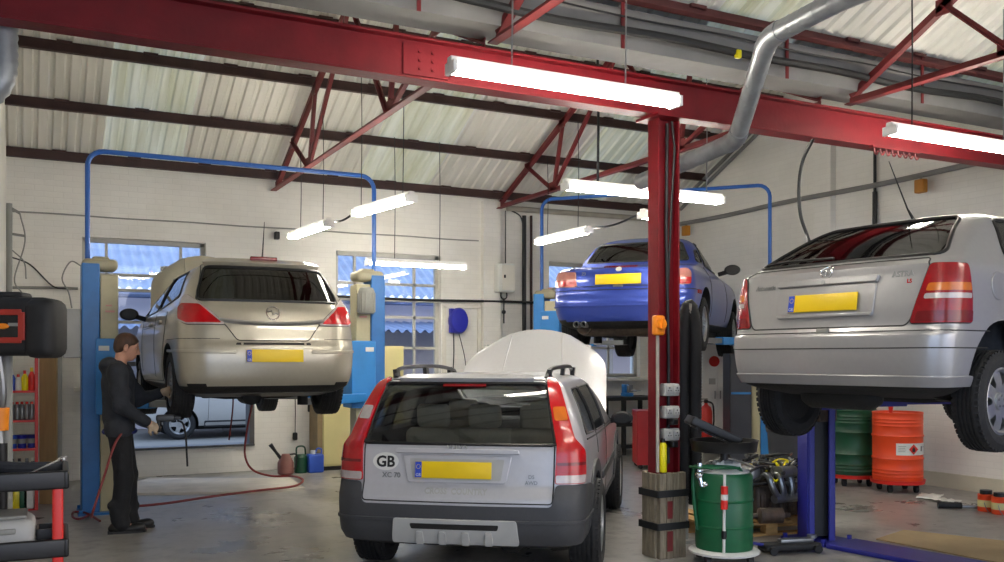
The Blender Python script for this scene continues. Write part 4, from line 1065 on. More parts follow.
sm = MB(); Z.line(None, rpoly([(.5, .66), (.52, .83), (.62, .868), (-.62, .868), (-.52, .83), (-.5, .66)], .02), 'r', None, .004, 0, closed=True, mb=sm)
Z.line(None, [(a, .62) for a in np.linspace(-1.2, 1.2, 30)], 's', None, .005, 0, mb=sm)
for sd in ('R', 'L'): Z.line(None, [(1.35, .35), (1.3, .6), (1.36, .95)], sd, None, .004, mb=sm); Z.line(None, [(2.6, .33), (2.62, .6), (2.5, .9)], sd, None, .004, mb=sm)
sm.islands('panel_gap', MT['seam'], Z.root)
Z.patch('bumper_strip', rpoly(sym([(1.1, .43), (1.1, .452)]), .01), 's', P_Z, .012, -.004, .05, bevel=.004)
Z.patch('high_brake_lamp', rpoly(sym([(.20, .878), (.19, .892)]), .004), 'r', MT['lampdark'], .01, -.004, .05)
Z.plate(0, .735, .54, .115, .014, eu=False)
MB().cyl(Z.b.pt(0, .845, 'r', .0), Z.b.pt(0, .845, 'r', .008), .035, n=20).build('badge', MT['ltgrey'], Z.root)
Z.text('lettering', 'M', .05, .40, .79, MT['ltgrey'], .002, .004, slant=.3); Z.text('lettering', 'Z3', .045, -.42, .79, MT['steel'], .001, .004)
MB().rbox(Z.b.pt(0, .66, 'r', .004), (.02, .12, .025), .008).build('boot_handle', MT['steel'], Z.root)
ex = MB()
for y in (.50, .41, -.41, -.50): ex.lathe([(.030, 0), (.036, .0), (.036, .16), (.030, .16)], 16, Matrix.Translation((.02, y, .24)) @ Matrix.Rotation(PI / 2, 4, 'Y'), closed=True)
ex.build('exhaust_tip', MT['steel'], Z.root)
ex = MB(); ex.tube(spline([(.2, .45, .22), (.32, .4, .2), (.32, -.4, .2), (.2, -.45, .22)], 6), .09, 14); ex.build('exhaust_silencer', MT['iron'], Z.root)
Z.seats([(1.75, (.36, -.36))], MT['seatgrey'], base=.32)
Z.wheels('ten', droop=.06, front=.12); Z.underside(())
# ---------- car outside the low opening ----------
ob = Body([(.18, .3, 3.9, .62), (.26, .08, 4.1, .80), (.36, .01, 4.2, .84), (.55, .0, 4.25, .865), (.70, .03, 4.2, .868), (.90, .08, 3.8, .85), (.97, .10, 3.4, .835), (1.03, .14, 3.2, .81), (1.2, .24, 2.85, .735), (1.34, .34, 2.5, .65), (1.40, .44, 2.3, .58), (1.44, .62, 2.0, .36), (1.455, .9, 1.8, .15)], bow=.1, ry=.28, rx=.2)
ow = at_y(180, 426, YB + 3.3)
O = Car('parked_car', 'pale silver car parked in the yard, seen through the low opening', 'car', ob, paint('pale silver car paint', 'b9b7b2', .35, .35), (ow.x + 3.0, ow.y + .75, .20), PI, (.80, 3.41), .30, .2, 1.5, MT['privglass'], scale=(.88, .88, .88))
for sd in ('R', 'L'):
    O.window(rpoly([(.62, .98), (1.72, .96), (1.72, 1.33), (.95, 1.34)], .05), sd, 'side_window', .08, .010)
    O.window(rpoly([(1.80, .96), (2.95, .95), (2.28, 1.33), (1.80, 1.335)], .05), sd, 'side_window', .08, .010)
O.build()
for sd in ('R', 'L'): O.patch('sill_trim', rpoly([(1.25, .24), (2.95, .24), (2.95, .36), (1.25, .36)], .02), sd, MT['plastic'], .01, -.01, .1)
sm = MB(); O.line(None, [(1.76, .36), (1.76, 1.34)], 'L', None, .004, mb=sm); O.line(None, [(2.88, .36), (2.86, .95)], 'L', None, .004, mb=sm); sm.islands('panel_gap', MT['seam'], O.root)
for sg in (1, -1): O.mirror(2.75, .98, .85, sg, MT['blackplastic'])
O.wheels('five')
# ================= CAR LIFTS =================
def lift(label, A, B, m, inner, ztop, zpipe, pads, zarm, style='box', carriage=(1.1, 1.75), pipe=True, motor=True):
    A, B = Vector((A[0], A[1], 0)), Vector((B[0], B[1], 0)); c = (A + B) / 2; d = B - A; D = d.length; a = math.atan2(d.y, d.x)
    t = thing('two_post_lift', label, 'car lift', c, a); inv = Matrix.Rotation(-a, 4, 'Z') @ Matrix.Translation(-c)
    for s in (-1, 1):
        X = s * D / 2
        p = MB(); PM = Matrix.Translation((X, 0, 0)) @ Matrix.Rotation(rad(-35 if s < 0 else 0), 4, 'Z')
        if style == 'box':
            p.box((X + s * .10, 0, ztop / 2), (.17, .30, ztop)); po = p.build('post', MT[m], t, smooth=0, bevel=.012)
            MB().box((X - s * .075, -.01, ztop / 2 - .05), (.175, .24, ztop - .12)).build('inner_cover', MT[inner], po, smooth=0, bevel=.01)
            MB().rbox((X + s * .01, 0, ztop - .01), (.34, .29, .12), .045).rbox((X, 0, ztop + .045), (.17, .17, .07), .03).build('top_cap', MT['capgrey'], po)
            cb = MB().box((X - s * .09, -.02, sum(carriage) / 2), (.29, .34, carriage[1] - carriage[0]))
            ca = cb.build('carriage', MT['blue2' if m != 'violet' else m], t, smooth=0, bevel=.01)
            lb = MB(); lb.box((X - s * .02, -.1925, carriage[1] - .1), (.1, .004, .05)); lb.build('label_plate', MT['whiteplastic'], ca, smooth=0)
            lb = MB(); lb.box((X - s * .08, -.134, carriage[1] + .28), (.09, .004, .02)).box((X - s * .07, -.134, carriage[1] + .34), (.06, .004, .015)); lb.build('warning_label', mat('faded red label', 'c98f86', .5), po, smooth=0)
            if motor and s > 0:
                mo = MB(); mo.lathe([(.085, 0), (.095, .02), (.095, .26), (.075, .30), (.03, .31)], 24, Matrix.Translation((X - .07, -.22, ztop - .46)))
                for i in range(16): mo.box((X - .07 + .098 * math.cos(i * PI / 8), -.22 + .098 * math.sin(i * PI / 8), ztop - .33), (.008, .02, .22), rz=0)
                mo.build('motor', MT['grey'], t)
            if motor and s < 0:
                bx = MB().box((X - .27, -.02, ztop - .72), (.17, .16, .50)); cx_ = bx.build('control_box', MT['ltgrey'], t, smooth=0, bevel=.012)
                MB().cyl((X - .37, -.05, ztop - .85), (X - .355, -.05, ztop - .85), .03, n=14).build('switch_knob', MT['blackplastic'], cx_)
                MB().tube(spline([(X - .27, 0, ztop - .46), (X - .3, 0, ztop - .3), (X - .36, .02, ztop - .15), (X - .28, .03, ztop + .02), (X - .18, .03, ztop - .02)], 6), .007).build('supply_cable', MT['grey'], cx_)
        else:
            for y in (-.12, .12): p.box((s * .02, y * .9, ztop / 2), (.26, .03, ztop), PM); p.box((-s * .11, y * .72, ztop / 2), (.03, .05, ztop), PM)
            p.box((s * .14, 0, ztop / 2), (.03, .22, ztop), PM); po = p.build('post', MT[m], t, smooth=0, bevel=.006)
            MB().box((-s * .04, 0, ztop / 2), (.03, .19, ztop - .1), PM).build('dust_curtain', MT['boot'], po, smooth=0)
            cb = MB().box((X - s * .02, 0, sum(carriage) / 2), (.2, .24, carriage[1] - carriage[0])); ca = cb.build('carriage', MT['iron'], t, smooth=0, bevel=.01)
        bp = MB(); bp.box((X, 0, .012), (.44, .42, .024))
        for i in (-1, 1):
            for j in (-1, 1): bp.cyl((X + i * .195, j * .185, .02), (X + i * .195, j * .185, .06), .02, n=6)
        bp.build('base_plate', MT[m], t, smooth=0)
    if style != 'box':
        MB().box((0, -.02, .02), (D - .5, .42, .04)).build('floor_cover', MT[m], t, smooth=0, bevel=.01)
    if pipe:
        X = D / 2 + .12; k = .16
        P = [(-X, .06, ztop - .2), (-X, .06, zpipe - k)] + [(-X + k - k * math.cos(q), .06, zpipe - k + k * math.sin(q)) for q in np.linspace(.2, PI / 2, 6)]
        P += [(x, .06, zpipe) for x in np.linspace(-X + k + .1, X - k - .1, 6)] + [(X - k + k * math.sin(q), .06, zpipe - k + k * math.cos(q)) for q in np.linspace(0, PI / 2, 6)] + [(X, .06, ztop - .2)]
        MB().tube(P, .026, 10).build('hydraulic_pipe', MT['pipe'], t)
    for w in pads:
        q = inv @ Vector(w); s = -1 if q.x < 0 else 1; X = s * D / 2 - s * .1; o = Vector((X, math.copysign(.16, q.y), zarm)); e = Vector((q.x, q.y, zarm)); mid = o + (e - o) * .55
        am = MB().beam(o, mid, .13, .10); ao = am.build('swing_arm', MT['blue2' if m != 'violet' else m], t, smooth=0, bevel=.008)
        MB().beam(o + (e - o) * .4, e, .09, .07).build('arm_extension', MT['steel' if m != 'violet' else m], ao, smooth=0, bevel=.005)
        MB().cyl((e.x, e.y, zarm - .03), (e.x, e.y, q.z), .055, n=20).build('lifting_pad', MT['dark'], ao)
    return t
def carpt(car, x, y, z):
    M = Matrix.Translation(car.root.location) @ Matrix.Rotation(car.root.rotation_euler[2], 4, 'Z') @ Matrix.Diagonal((*car.root.scale, 1)); return M @ Vector((x, y, z))
def padset(car, xs=(1.25, 2.95), y=.62, z=.195): return [carpt(car, x, s * y, z) for x in xs for s in (-1, 1)]
A = at_y(100.5, 400, 10.5); B = at_y(366, 400, 10.5)
lift('tall blue and cream two-post car lift carrying the champagne hatchback', A, B, 'blue', 'cream', 2.57, 3.76, padset(H), A_Z0 + .10, carriage=(1.02, 1.80))
A = cam2w(.693, 14.0); B = cam2w(3.576, 12.87)
lift('blue two-post car lift carrying the blue convertible at the back', A, B, 'blue2', 'cream', 2.56, 4.0, padset(Z, (1.3, 2.8), .6, .165), Z.root.location.z + .08, motor=False, carriage=(1.7, 2.3))
ax_ = cam2w(2.76, 8.15); rel = Matrix.Rotation(-G.root.rotation_euler[2], 4, 'Z') @ (Vector((ax_.x, ax_.y, 0)) - Vector((G.root.location.x, G.root.location.y, 0))); bx_ = carpt(G, rel.x, -1.45, 0)
lift('violet blue two-post car lift under the silver hatchback at right', ax_, bx_, 'violet', 'dark', 2.42, 0, padset(G, (1.2, 2.9), .62, .195), G.root.location.z + .1, style='channel', carriage=(1.05, 1.6), pipe=False)

# ================= COLUMN =================
cl = at_z(668.5, 557, 0); cl = Vector((cl.x, GY, 0))
colm = thing('steel_column', 'dark red steel column clad in strapped timber at its foot', 'column', cl)
c = MB(); hc = gz0
c.box((0, 0, hc / 2), (.19, .012, hc)); cw = c.build('web', MT['red'], colm, smooth=0)
for s in (-1, 1): MB().box((s * .10, 0, hc / 2), (.016, .135, hc)).build('flange', MT['red'], colm, smooth=0, bevel=.002)
MB().box((0, 0, hc - .012), (.34, .30, .024)).build('cap_plate', MT['red'], colm, smooth=0)
for i in range(4):
    MB().box((-.0975 + i * .065, -.10, .34), (.062, .045, .68 + .008 * (i % 2))).build('cladding_board', MT['wood'], colm, smooth=0, bevel=.006)
    MB().box((-.0975 + i * .065, .10, .34), (.062, .045, .68)).build('cladding_board', MT['wood'], colm, smooth=0, bevel=.006)
for s in (-1, 1):
    for i in range(3): MB().box((s * .13, -.052 + i * .052, .34), (.035, .05, .675)).build('cladding_board', MT['wood'], colm, smooth=0, bevel=.006)
for z in (.26, .52):
    sm = MB(); r = .152; q_ = .128
    for a, b in (((-r, -q_), (r, -q_)), ((r, -q_), (r, q_)), ((r, q_), (-r, q_)), ((-r, q_), (-r, -q_))): sm.beam((a[0], a[1], z), (b[0], b[1], z), .012, .055)
    sm.build('strap', MT['dark'], colm, smooth=0)
mk = MB(); mk.box((-.0325, -.124, .14), (.055, .004, .16)).box((-.0325, -.124, .39), (.05, .004, .14)); mk.build('red_paint_mark', MT['redtruss'], colm, smooth=0)
cb = MB(); cb.tube([(.02, -.03, .75), (.025, -.03, 1.6), (.0, -.03, 2.6), (.01, -.03, hc - .05)], .014, 8)
cb.tube([(.02, -.03, 2.2), (.05, -.04, 2.9), (.07, -.05, 3.3), (.05, -.04, hc - .03)], .01, 8)
tag(cb.build('cable_run', MT['cable'], None, loc=cl), 'black cable running down inside the red column', 'cable')
cn = MB().cyl((-.118, -.075, .69), (-.118, -.075, 1.78), .014, n=10)
tag(cn.build('white_conduit', MT['conduit'], None, loc=cl), 'pale conduit tube running up the edge of the red column', 'conduit')
iso = thing('rotary_isolator', 'bright orange rotary switch on the red column', 'switch', cl + Vector((-.118, -.085, 1.86)))
MB().rbox((0, 0, 0), (.10, .06, .16), .02).build('housing', MT['orangeplastic'], iso)
m_ = MB(); m_.cyl((0, -.03, .01), (0, -.06, .01), .045, .04, 18); m_.box((0, -.065, .01), (.02, .012, .08)); m_.build('knob', MT['orangeplastic'], iso)
for k, (zz_, w) in enumerate(((1.345, 'top'), (1.165, 'middle'), (.985, 'lowest'))):
    so = thing('socket_box', '%s grey twin power socket on the red column' % w, 'socket', cl + Vector((.02, -.05, zz_)), 0, 'sockets on the red column')
    b_ = MB().rbox((0, 0, 0), (.15, .07, .10), .012).build('back_box', MT['ltgrey'], so)
    for s in (-1, 1):
        q = MB(); q.rbox((s * .037, -.04, .004), (.058, .02, .06), .006); q.build('socket_face', MT['ltgrey'], so)
        h = MB(); h.box((s * .037, -.051, .016), (.006, .003, .014)).box((s * .037 - .012, -.051, -.006), (.01, .003, .006)).box((s * .037 + .012, -.051, -.006), (.01, .003, .006)); h.build('pin_hole', MT['blackplastic'], b_, smooth=0)
    if k: MB().rbox((.0, -.045, -.075), (.06, .07, .05), .01).build('plug', MT['blackplastic'], so)
def spraycan(loc, label, m, r=.033, h=.2, group=None, cap=None):
    t = thing('spray_can', label, 'can', loc, 0, group)
    MB().lathe([(r * .9, 0), (r, .006), (r, h * .8), (r * .75, h * .86), (r * .5, h * .88)], 18).build('body', MT[m], t)
    MB().lathe([(r * .55, h * .87), (r * .55, h * .98), (r * .4, h), (1e-4, h)], 16).build('cap', MT[cap or 'blackplastic'], t); return t
spraycan(cl + Vector((-.07, -.082, .688)), 'yellow spray can standing on the timber cladding of the column', 'yellow', .03, .27, cap='blackplastic')

# ================= RIBBED EXTRACTION HOSE =================
def ribbed(pts, r, m, name, label, cat, n=14, pitch=.026, amp=.09):
    P = spline(pts, 12); L_ = [0]
    for a, b in zip(P, P[1:]): L_.append(L_[-1] + (b - a).length)
    k = int(L_[-1] / pitch * 2); Q, R_ = [], []
    xs = np.array([[*p] for p in P]); ls = np.array(L_)
    for i in range(k + 1):
        s = L_[-1] * i / k; Q.append([np.interp(s, ls, xs[:, j]) for j in range(3)]); R_.append(r * (1 if i % 2 else 1 - amp))
    mb = MB(); mb.tube(Q, R_, n); return tag(mb.build(name, MT[m], smooth=50), label, cat)
b0 = at_d(695, 330, 7.95); up = Vector((0, 0, 1)); sd = Vector((CP, -SP, 0))
hb = Vector((b0.x, b0.y, 0))
ribbed([hb + up * .35, hb + up * 1.0, hb + up * 1.7, hb + up * 1.96 - sd * .015, hb + up * 2.05 - sd * .05, hb + up * 1.95 - sd * .085, hb + up * 1.7 - sd * .10, hb + up * .9 - sd * .10, hb + up * .45 - sd * .1], .058, 'dark', 'extraction_hose', 'black ribbed hose looped upright behind the red column', 'hose')
hs = thing('hose_hanger', 'grey hanger post holding the black ribbed hose behind the column', 'stand', hb - sd * .05 + Vector((SP, CP, 0)) * .13)
MB().cyl((0, 0, 0), (0, 0, 2.02), .02, n=10).build('pole', MT['grey'], hs); MB().cyl((0, 0, 0), (0, 0, .03), .09, n=24).build('foot', MT['grey'], hs)
MB().tube([(0, 0, 1.98), (-SP * .07, -CP * .07, 1.98), (-SP * .17, -CP * .17, 1.985), (-SP * .19, -CP * .19, 2.06)], .012).build('hook', MT['grey'], hs)

# ================= SPIRAL DUCT =================
dp = [at_d(640, 182, 8.1), at_d(690, 160, 7.6), at_d(724, 138, 7.1), at_d(748, 95, 6.55), at_d(762, 45, 6.2), at_d(776, 28, 6.0), at_d(850, -4, 5.5), at_d(960, -45, 5.0)]
dt = thing('spiral_duct', 'bent grey spiral metal duct rising past the girder', 'duct', (0, 0, 0))
def seg_duct(pts, r=.067):
    P = spline(pts, 10); mb = MB(); mb.tube(P, r, 18); sm = mb
    L_ = 0
    for a, b in zip(P, P[1:]):
        L_ += (b - a).length
        if L_ > .11: L_ = 0; d = (b - a).normalized(); sm.cyl(b - d * .005, b + d * .005, r * 1.025, n=18)
    mb.build('duct_run', MT['galv'], dt, smooth=60)
q1 = at_d(737, 140, 7.0); e1 = (dp[1] - q1).normalized(); e2 = (dp[3] - q1).normalized(); q2 = dp[5] * .5 + dp[4] * .5; f1 = (dp[3] - q2).normalized(); f2 = (dp[6] - q2).normalized()
seg_duct([dp[0], q1 + e1 * .10]); seg_duct([q1 + e2 * .10, q2 + f1 * .10]); seg_duct([q2 + f2 * .10, dp[6], dp[7]])
for q, a, b in ((q1, e1, e2), (q2, f1, f2)):
    P = bez(q + a * .11, q + a * .03, q + b * .03, q + b * .11, 8); mb = MB(); mb.tube(P, .072, 18); mb.build('duct_bend', MT['galv'], dt, smooth=60)

# ================= WASTE OIL DRAINER =================
w0 = at_z(724, 559, 0.02); od = thing('oil_drainer', 'green oil drain drum on a round wheeled base, black pan on top', 'oil drainer', (w0.x, w0.y, 0), -PHI); od.scale = (1, 1, .87)
MB().lathe([(.27, .09), (.275, .11), (.25, .125), (.23, .13)], 32).build('base_tray', MT['whiteplastic'], od)
b_ = MB(); b_.lathe([(.20, .11), (.215, .12), (.222, .15), (.222, .78), (.205, .81), (.12, .835), (1e-4, .84)], 36)
for z in (.34, .57): b_.lathe([(.222, z - .012), (.227, z), (.222, z + .012)], 36)
b_.build('drum', MT['green'], od)
MB().lathe([(.19, .80), (.195, .82), (.1, .87), (1e-4, .88)], 28).build('drum_top', MT['whiteplastic'], od)
for i in range(4):
    a = PI / 4 + i * PI / 2; p = Vector((.23 * math.cos(a), .23 * math.sin(a), 0)); wb = MB(); wb.cyl(p + Vector((-.018, 0, .045)), p + Vector((.018, 0, .045)), .045, n=18); wb.box(p + Vector((0, 0, .075)), (.05, .04, .05)); wb.build('castor', MT['dark'], od)
hd_ = MB(); hd_.tube(spline([(-.22, -.05, .3), (-.25, -.06, .6), (-.25, -.06, .84), (-.2, -.1, .875), (.02, -.16, .875), (.10, -.12, .84), (.12, -.1, .76)], 6), .014, 8); hd_.tube(spline([(-.27, -.02, .86), (-.25, -.14, .87), (-.1, -.2, .87), (.08, -.18, .87)], 6), .012, 8); hd_.build('handle', MT['green'], od)
dpz = MB(); dpz.cyl((-.06, -.245, .14), (-.055, -.25, .82), .011, n=10); ds = dpz.build('level_tube', MT['whiteplastic'], od)
MB().cyl((-.058, -.25, .52), (-.056, -.252, .72), .026, n=14).build('red_sleeve', MT['redplastic'], ds); MB().cyl((-.06, -.247, .26), (-.058, -.249, .33), .02, n=14).build('tap', MT['blackplastic'], ds); MB().cyl((-.057, -.25, .60), (-.056, -.251, .65), .0275, n=14).build('white_band', MT['whiteplastic'], ds)
vl = MB(); vl.tube([(-.21, -.1, .9), (-.22, -.12, .8), (-.2, -.14, .7)], .02, 8); vl.ball((-.22, -.12, .8), .035); vl.ball((-.18, -.14, .72), .03); vl.cyl((-.2, -.1, .84), (-.12, -.14, .86), .018); vl.build('brass_valve', MT['chrome'], od)
MB().cyl((0, 0, .86), (0, 0, 1.0), .03, n=14).build('pan_stem', MT['blackplastic'], od)
pn = MB(); pn.lathe([(.05, .99), (.2, .995), (.25, 1.0), (.262, 1.09), (.27, 1.10), (.255, 1.10), (.24, 1.015), (.05, 1.005)], 36, closed=True); pn.build('drain_pan', MT['blackplastic'], od)
tr = thing('oil_tray', 'black ribbed plastic tray resting tilted on the drain pan', 'tray', od.location + Vector((0, 0, 0)), -PHI); tr.scale = (1, 1, .87)
MTR = Matrix.Translation((-.10, 0, 1.165)) @ Matrix.Rotation(.48, 4, 'Y'); q = MB(); q.rbox((0, 0, 0), (.42, .26, .03), .012, MTR)
for s in (-1, 1): q.rbox((0, s * .125, .03), (.42, .02, .07), .008, MTR); q.rbox((s * .205, 0, .03), (.02, .26, .07), .008, MTR)
q.build('shell', MT['blackplastic'], tr)
q = MB()
for i in range(5): q.box((-.14 + i * .07, 0, -.02), (.02, .24, .012), MTR)
q.build('ribs', MT['blackplastic'], tr, smooth=0)
rag = MB(); n = 8; vs = []; rr_ = random.Random(3)
for i in range(n + 1):
    for j in range(n + 1): vs.append((-.10 + .2 * i / n, -.14 + .2 * j / n, .895 + .03 * math.sin(i * 1.7) * math.cos(j * 1.3) + rr_.uniform(-.008, .012) - (.05 if j == 0 else 0)))
rag.add(vs, [(i * (n + 1) + j, (i + 1) * (n + 1) + j, (i + 1) * (n + 1) + j + 1, i * (n + 1) + j + 1) for i in range(n) for j in range(n)])
ro = rag.build('paper_rag', MT['whiteplastic'], smooth=60, loc=od.location, rz=-PHI); ro.scale = (1, 1, .87); tag(ro, 'crumpled white paper rag lying on the green drum', 'rag')
so_ = ro.modifiers.new('s', 'SOLIDIFY'); so_.thickness = .004

# ================= ENGINE ON PALLET =================
pl = at_z(765, 541, 0); pal = thing('wooden_pallet', 'low wooden pallet under the stripped engine beside the violet post', 'pallet', cam2w(2.30, 8.74), -PHI + rad(19))
for i in range(8): MB().box((-.62 + i * .177, 0, .135), (.12, .8, .02)).build('deck_board', MT['pallet'], pal, smooth=0, bevel=.003)
for y in (-.35, 0, .35):
    MB().box((0, y, .115), (1.36, .09, .02)).build('stringer_board', MT['pallet'], pal, smooth=0); MB().box((0, y, .012), (1.36, .09, .02)).build('stringer_board', MT['pallet'], pal, smooth=0)
    for x in (-.61, 0, .61): MB().box((x, y, .064), (.12, .09, .084)).build('block', MT['pallet'], pal, smooth=0)
en = thing('stripped_engine', 'dirty stripped car engine with hoses and yellow wiring on a pallet', 'engine', cam2w(2.44, 8.62, .146), -PHI + .5); en.scale = (1.15, 1.1, .98)
e = MB(); e.rbox((0, 0, .16), (.5, .36, .30), .03); e.rbox((0, .02, .36), (.46, .28, .12), .025); e.rbox((-.02, 0, .45), (.38, .2, .07), .03)
for i in range(5): e.rbox((-.2 + i * .1, -.185, .14), (.05, .03, .2), .01)
e.build('engine_block', MT['iron'], en)
e = MB(); e.cyl((.27, -.1, .2), (.31, -.1, .2), .09); e.cyl((.27, .1, .3), (.31, .1, .3), .07); e.cyl((.27, .05, .12), (.31, .05, .12), .06); e.build('pulley', MT['dark'], en)
e = MB()
for i in range(4): e.tube(spline([(-.18 + i * .11, -.14, .38), (-.2 + i * .11, -.24, .42), (-.18 + i * .1, -.28, .3), (-.1 + i * .06, -.26, .2)], 5), .026, 10)
e.tube([(-.15, -.26, .2), (.2, -.26, .2)], .04, 10); e.build('intake_manifold', MT['steel'], en)
rr_ = random.Random(11)
for k, (m, r, nn) in enumerate((('cable', .011, 16), ('dark', .018, 7), ('yellow', .009, 5), ('steel', .009, 7), ('grey', .008, 7))):
    e = MB()
    for i in range(nn):
        a = Vector((rr_.uniform(-.3, .3), rr_.uniform(-.24, .1), rr_.uniform(.36, .52))); P = [a]
        for j in range(4): a = a + Vector((rr_.uniform(-.14, .14), rr_.uniform(-.1, .08), rr_.uniform(-.09, .08))); a.z = max(.12, min(a.z, .56)); a.y = max(-.32, a.y); P.append(a)
        e.tube(spline(P, 5), r, 6)
    e.build(('wiring_loom', 'coolant_hose', 'yellow_wiring', 'steel_line', 'grey_hose')[k], MT[m], en)
e = MB(); e.rbox((-.26, -.1, .42), (.12, .16, .14), .03); e; e.build('alternator', MT['steel'], en); MB().cyl((-.1, -.25, .44), (.06, -.25, .44), .055).build('starter_motor', MT['steel'], en)
sl = thing('exhaust_box', 'brown rusty exhaust silencer lying on the pallet before the engine', 'exhaust', cam2w(2.36, 8.17, .216))
q = MB(); q.tube([(-.2, 0, 0), (-.12, 0, 0), (-.1, 0, 0), (.1, 0, 0), (.12, 0, 0), (.18, .02, 0)], [.02, .024, .07, .07, .024, .02], 16); q.build('silencer', MT['iron'], sl); sl.rotation_euler = (0, 0, -.4)
jk = thing('trolley_jack', 'small dark trolley jack on the floor in front of the pallet', 'jack', at_z(790, 552, 0), -.25)
MB().rbox((0, 0, .05), (.5, .16, .06), .02).build('chassis', MT['dark'], jk); MB().rbox((.05, 0, .095), (.3, .07, .04), .012).build('lift_arm', MT['steel'], jk); MB().cyl((.2, 0, .11), (.2, 0, .135), .04).build('saddle', MT['steel'], jk)
for x in (-.2, .2):
    for s in (-1, 1): MB().cyl((x, s * .085, .035), (x, s * .11, .035), .035).build('wheel', MT['dark'], jk)
MB().tube([(-.24, 0, .07), (-.4, 0, .10), (-.62, 0, .1)], .013).build('handle', MT['violet'], jk)

# ================= DRUMS =================
def drum(px, m, label, lab=False, d=None, bung='dkgreen'):
    p = at_d(px, 400, d); t = thing('oil_drum', label, 'drum', (p.x, p.y, .135), -PHI); r = .285; h = .82
    pr = [(r * .95, .012), (r, 0), (r, .03)]
    for z in (.27, .54): pr += [(r, z - .02), (r + .012, z), (r, z + .02)]
    for z in (.06, .10, .14, .66, .70, .74): pr += [(r, z - .008), (r + .004, z), (r, z + .008)]
    pr = sorted(pr[3:], key=lambda q: q[1]); pr = [(r * .95, .012), (r, 0)] + pr + [(r, h - .02), (r + .006, h - .01), (r, h), (r - .01, h - .004), (r - .015, h - .025), (1e-4, h - .025)]
    b = MB().lathe(pr, 40).build('shell', MT[m], t)
    MB().cyl((.12, -.12, h - .025), (.12, -.12, h - .008), .035, n=16).build('bung', MT[bung], t)
    if lab:
        def curved(x0, x1, z0, z1, m_, o, nm):
            vs = []; n = 10
            for i in range(n + 1):
                a = (x0 + (x1 - x0) * i / n) / r - PI / 2
                for z in (z0, z1):
                    for q in (r + o, r - .004): vs.append((q * math.cos(a), q * math.sin(a), z))
            fs = []
            for i in range(n):
                a = i * 4; b_ = a + 4; fs += [(a, b_, b_ + 2, a + 2), (a + 2, b_ + 2, b_ + 3, a + 3), (a + 1, a + 3, b_ + 3, b_ + 1), (a, a + 1, b_ + 1, b_)]
            fs += [(0, 2, 3, 1), (n * 4, n * 4 + 1, n * 4 + 3, n * 4 + 2)]
            return MB().add(vs, fs).build(nm, MT[m_], t)
        curved(-.13, .30, .32, .46, 'whiteplastic', .003, 'hazard_label')
        a0 = .07 / r - PI / 2; c = Vector((math.cos(a0), math.sin(a0), 0)); M = Matrix.Translation(c * (r + .005) + Vector((0, 0, .39)))
        X = Vector((-math.sin(a0), math.cos(a0), 0)); R3 = Matrix((X, Vector((0, 0, 1)), c)).transposed().to_4x4()
        MB().prism([(0, .062), (-.062, 0), (0, -.062), (.062, 0)], -.002, .001, M @ R3).build('hazard_diamond', MT['redplastic'], t, smooth=0)
        MB().prism([(-.018, -.03), (.018, -.03), (.022, -.005), (.008, .03), (.004, .008), (-.004, .036), (-.02, .0)], -.001, .003, M @ R3).build('flame_mark', MT['blackplastic'], t, smooth=0)
        for k, z in enumerate((.425, .405, .385, .365)): curved(-.105, -.02 - .01 * (k % 2), z - .003, z + .003, 'grey', .0045, 'print_line')
        curved(.19, .21, .365, .425, 'blackplastic', .0045, 'print_mark'); curved(.225, .285, .41, .416, 'grey', .0045, 'print_line')
    # wheeled tray
    d_ = thing('drum_dolly', 'red wheeled drum tray under the %s drum' % ('orange' if lab else 'green'), 'dolly', (p.x, p.y, 0), -PHI)
    MB().lathe([(.295, .10), (.305, .105), (.31, .145), (.318, .15), (.302, .15), (.296, .133), (1e-4, .133)], 36).build('tray', MT['redplastic'], d_)
    for i in range(4):
        a = PI / 4 + i * PI / 2; q = Vector((.22 * math.cos(a), .22 * math.sin(a), 0)); wb = MB(); wb.cyl(q + Vector((-.018, 0, .045)), q + Vector((.018, 0, .045)), .045, n=16); wb.box(q + Vector((0, 0, .08)), (.05, .05, .05)); wb.build('castor', MT['dark'], d_)
    return t
D1 = drum(852, 'dkgreen', 'dark green oil drum beside the violet post', d=11.75); D2 = drum(897.5, 'orange', 'orange red oil drum with a white flammable hazard label', True, d=11.2, bung='orange')
fn = thing('funnel', 'red plastic funnel standing on the orange drum', 'funnel', D2.location + Vector((-.14, -.02, .797)))
MB().lathe([(.02, 0), (.03, .10), (.105, .20), (.11, .215), (.10, .21), (.026, .11), (.016, 0)], 24, closed=True).build('cone', MT['redplastic'], fn)
q = thing('drum_pump', 'green hand pump and pale hose fixed to the dark green drum', 'pump', D1.location + Vector((.16, -.17, .797)))
MB().rbox((0, 0, .05), (.09, .08, .12), .015).build('pump_body', MT['green'], q); MB().tube(spline([(.04, -.03, .02), (.12, -.10, -.1), (.10, -.13, -.35), (.03, -.135, -.52), (.1, -.14, -.6)], 6), .011).build('pump_hose', MT['conduit'], q)
# dark cloth-covered box and white sheet beyond the violet post
q = at_d(789, 440, 10.9); bx = thing('dark_bin', 'dark grey plastic bin standing behind the engine pallet', 'bin', (q.x, q.y, 0), -PHI)
MB().lathe([(.17, 0), (.2, .02), (.245, .72), (.26, .74), (.255, .77), (.225, .77), (.19, .04), (1e-4, .03)], 28).build('shell', mat('dark grey bin plastic', '3c3e44', .6), bx)
MB().lathe([(.265, .765), (.27, .80), (.2, .84), (1e-4, .85)], 28).build('lid', mat('grey bin lid', '4b4d52', .6), bx)

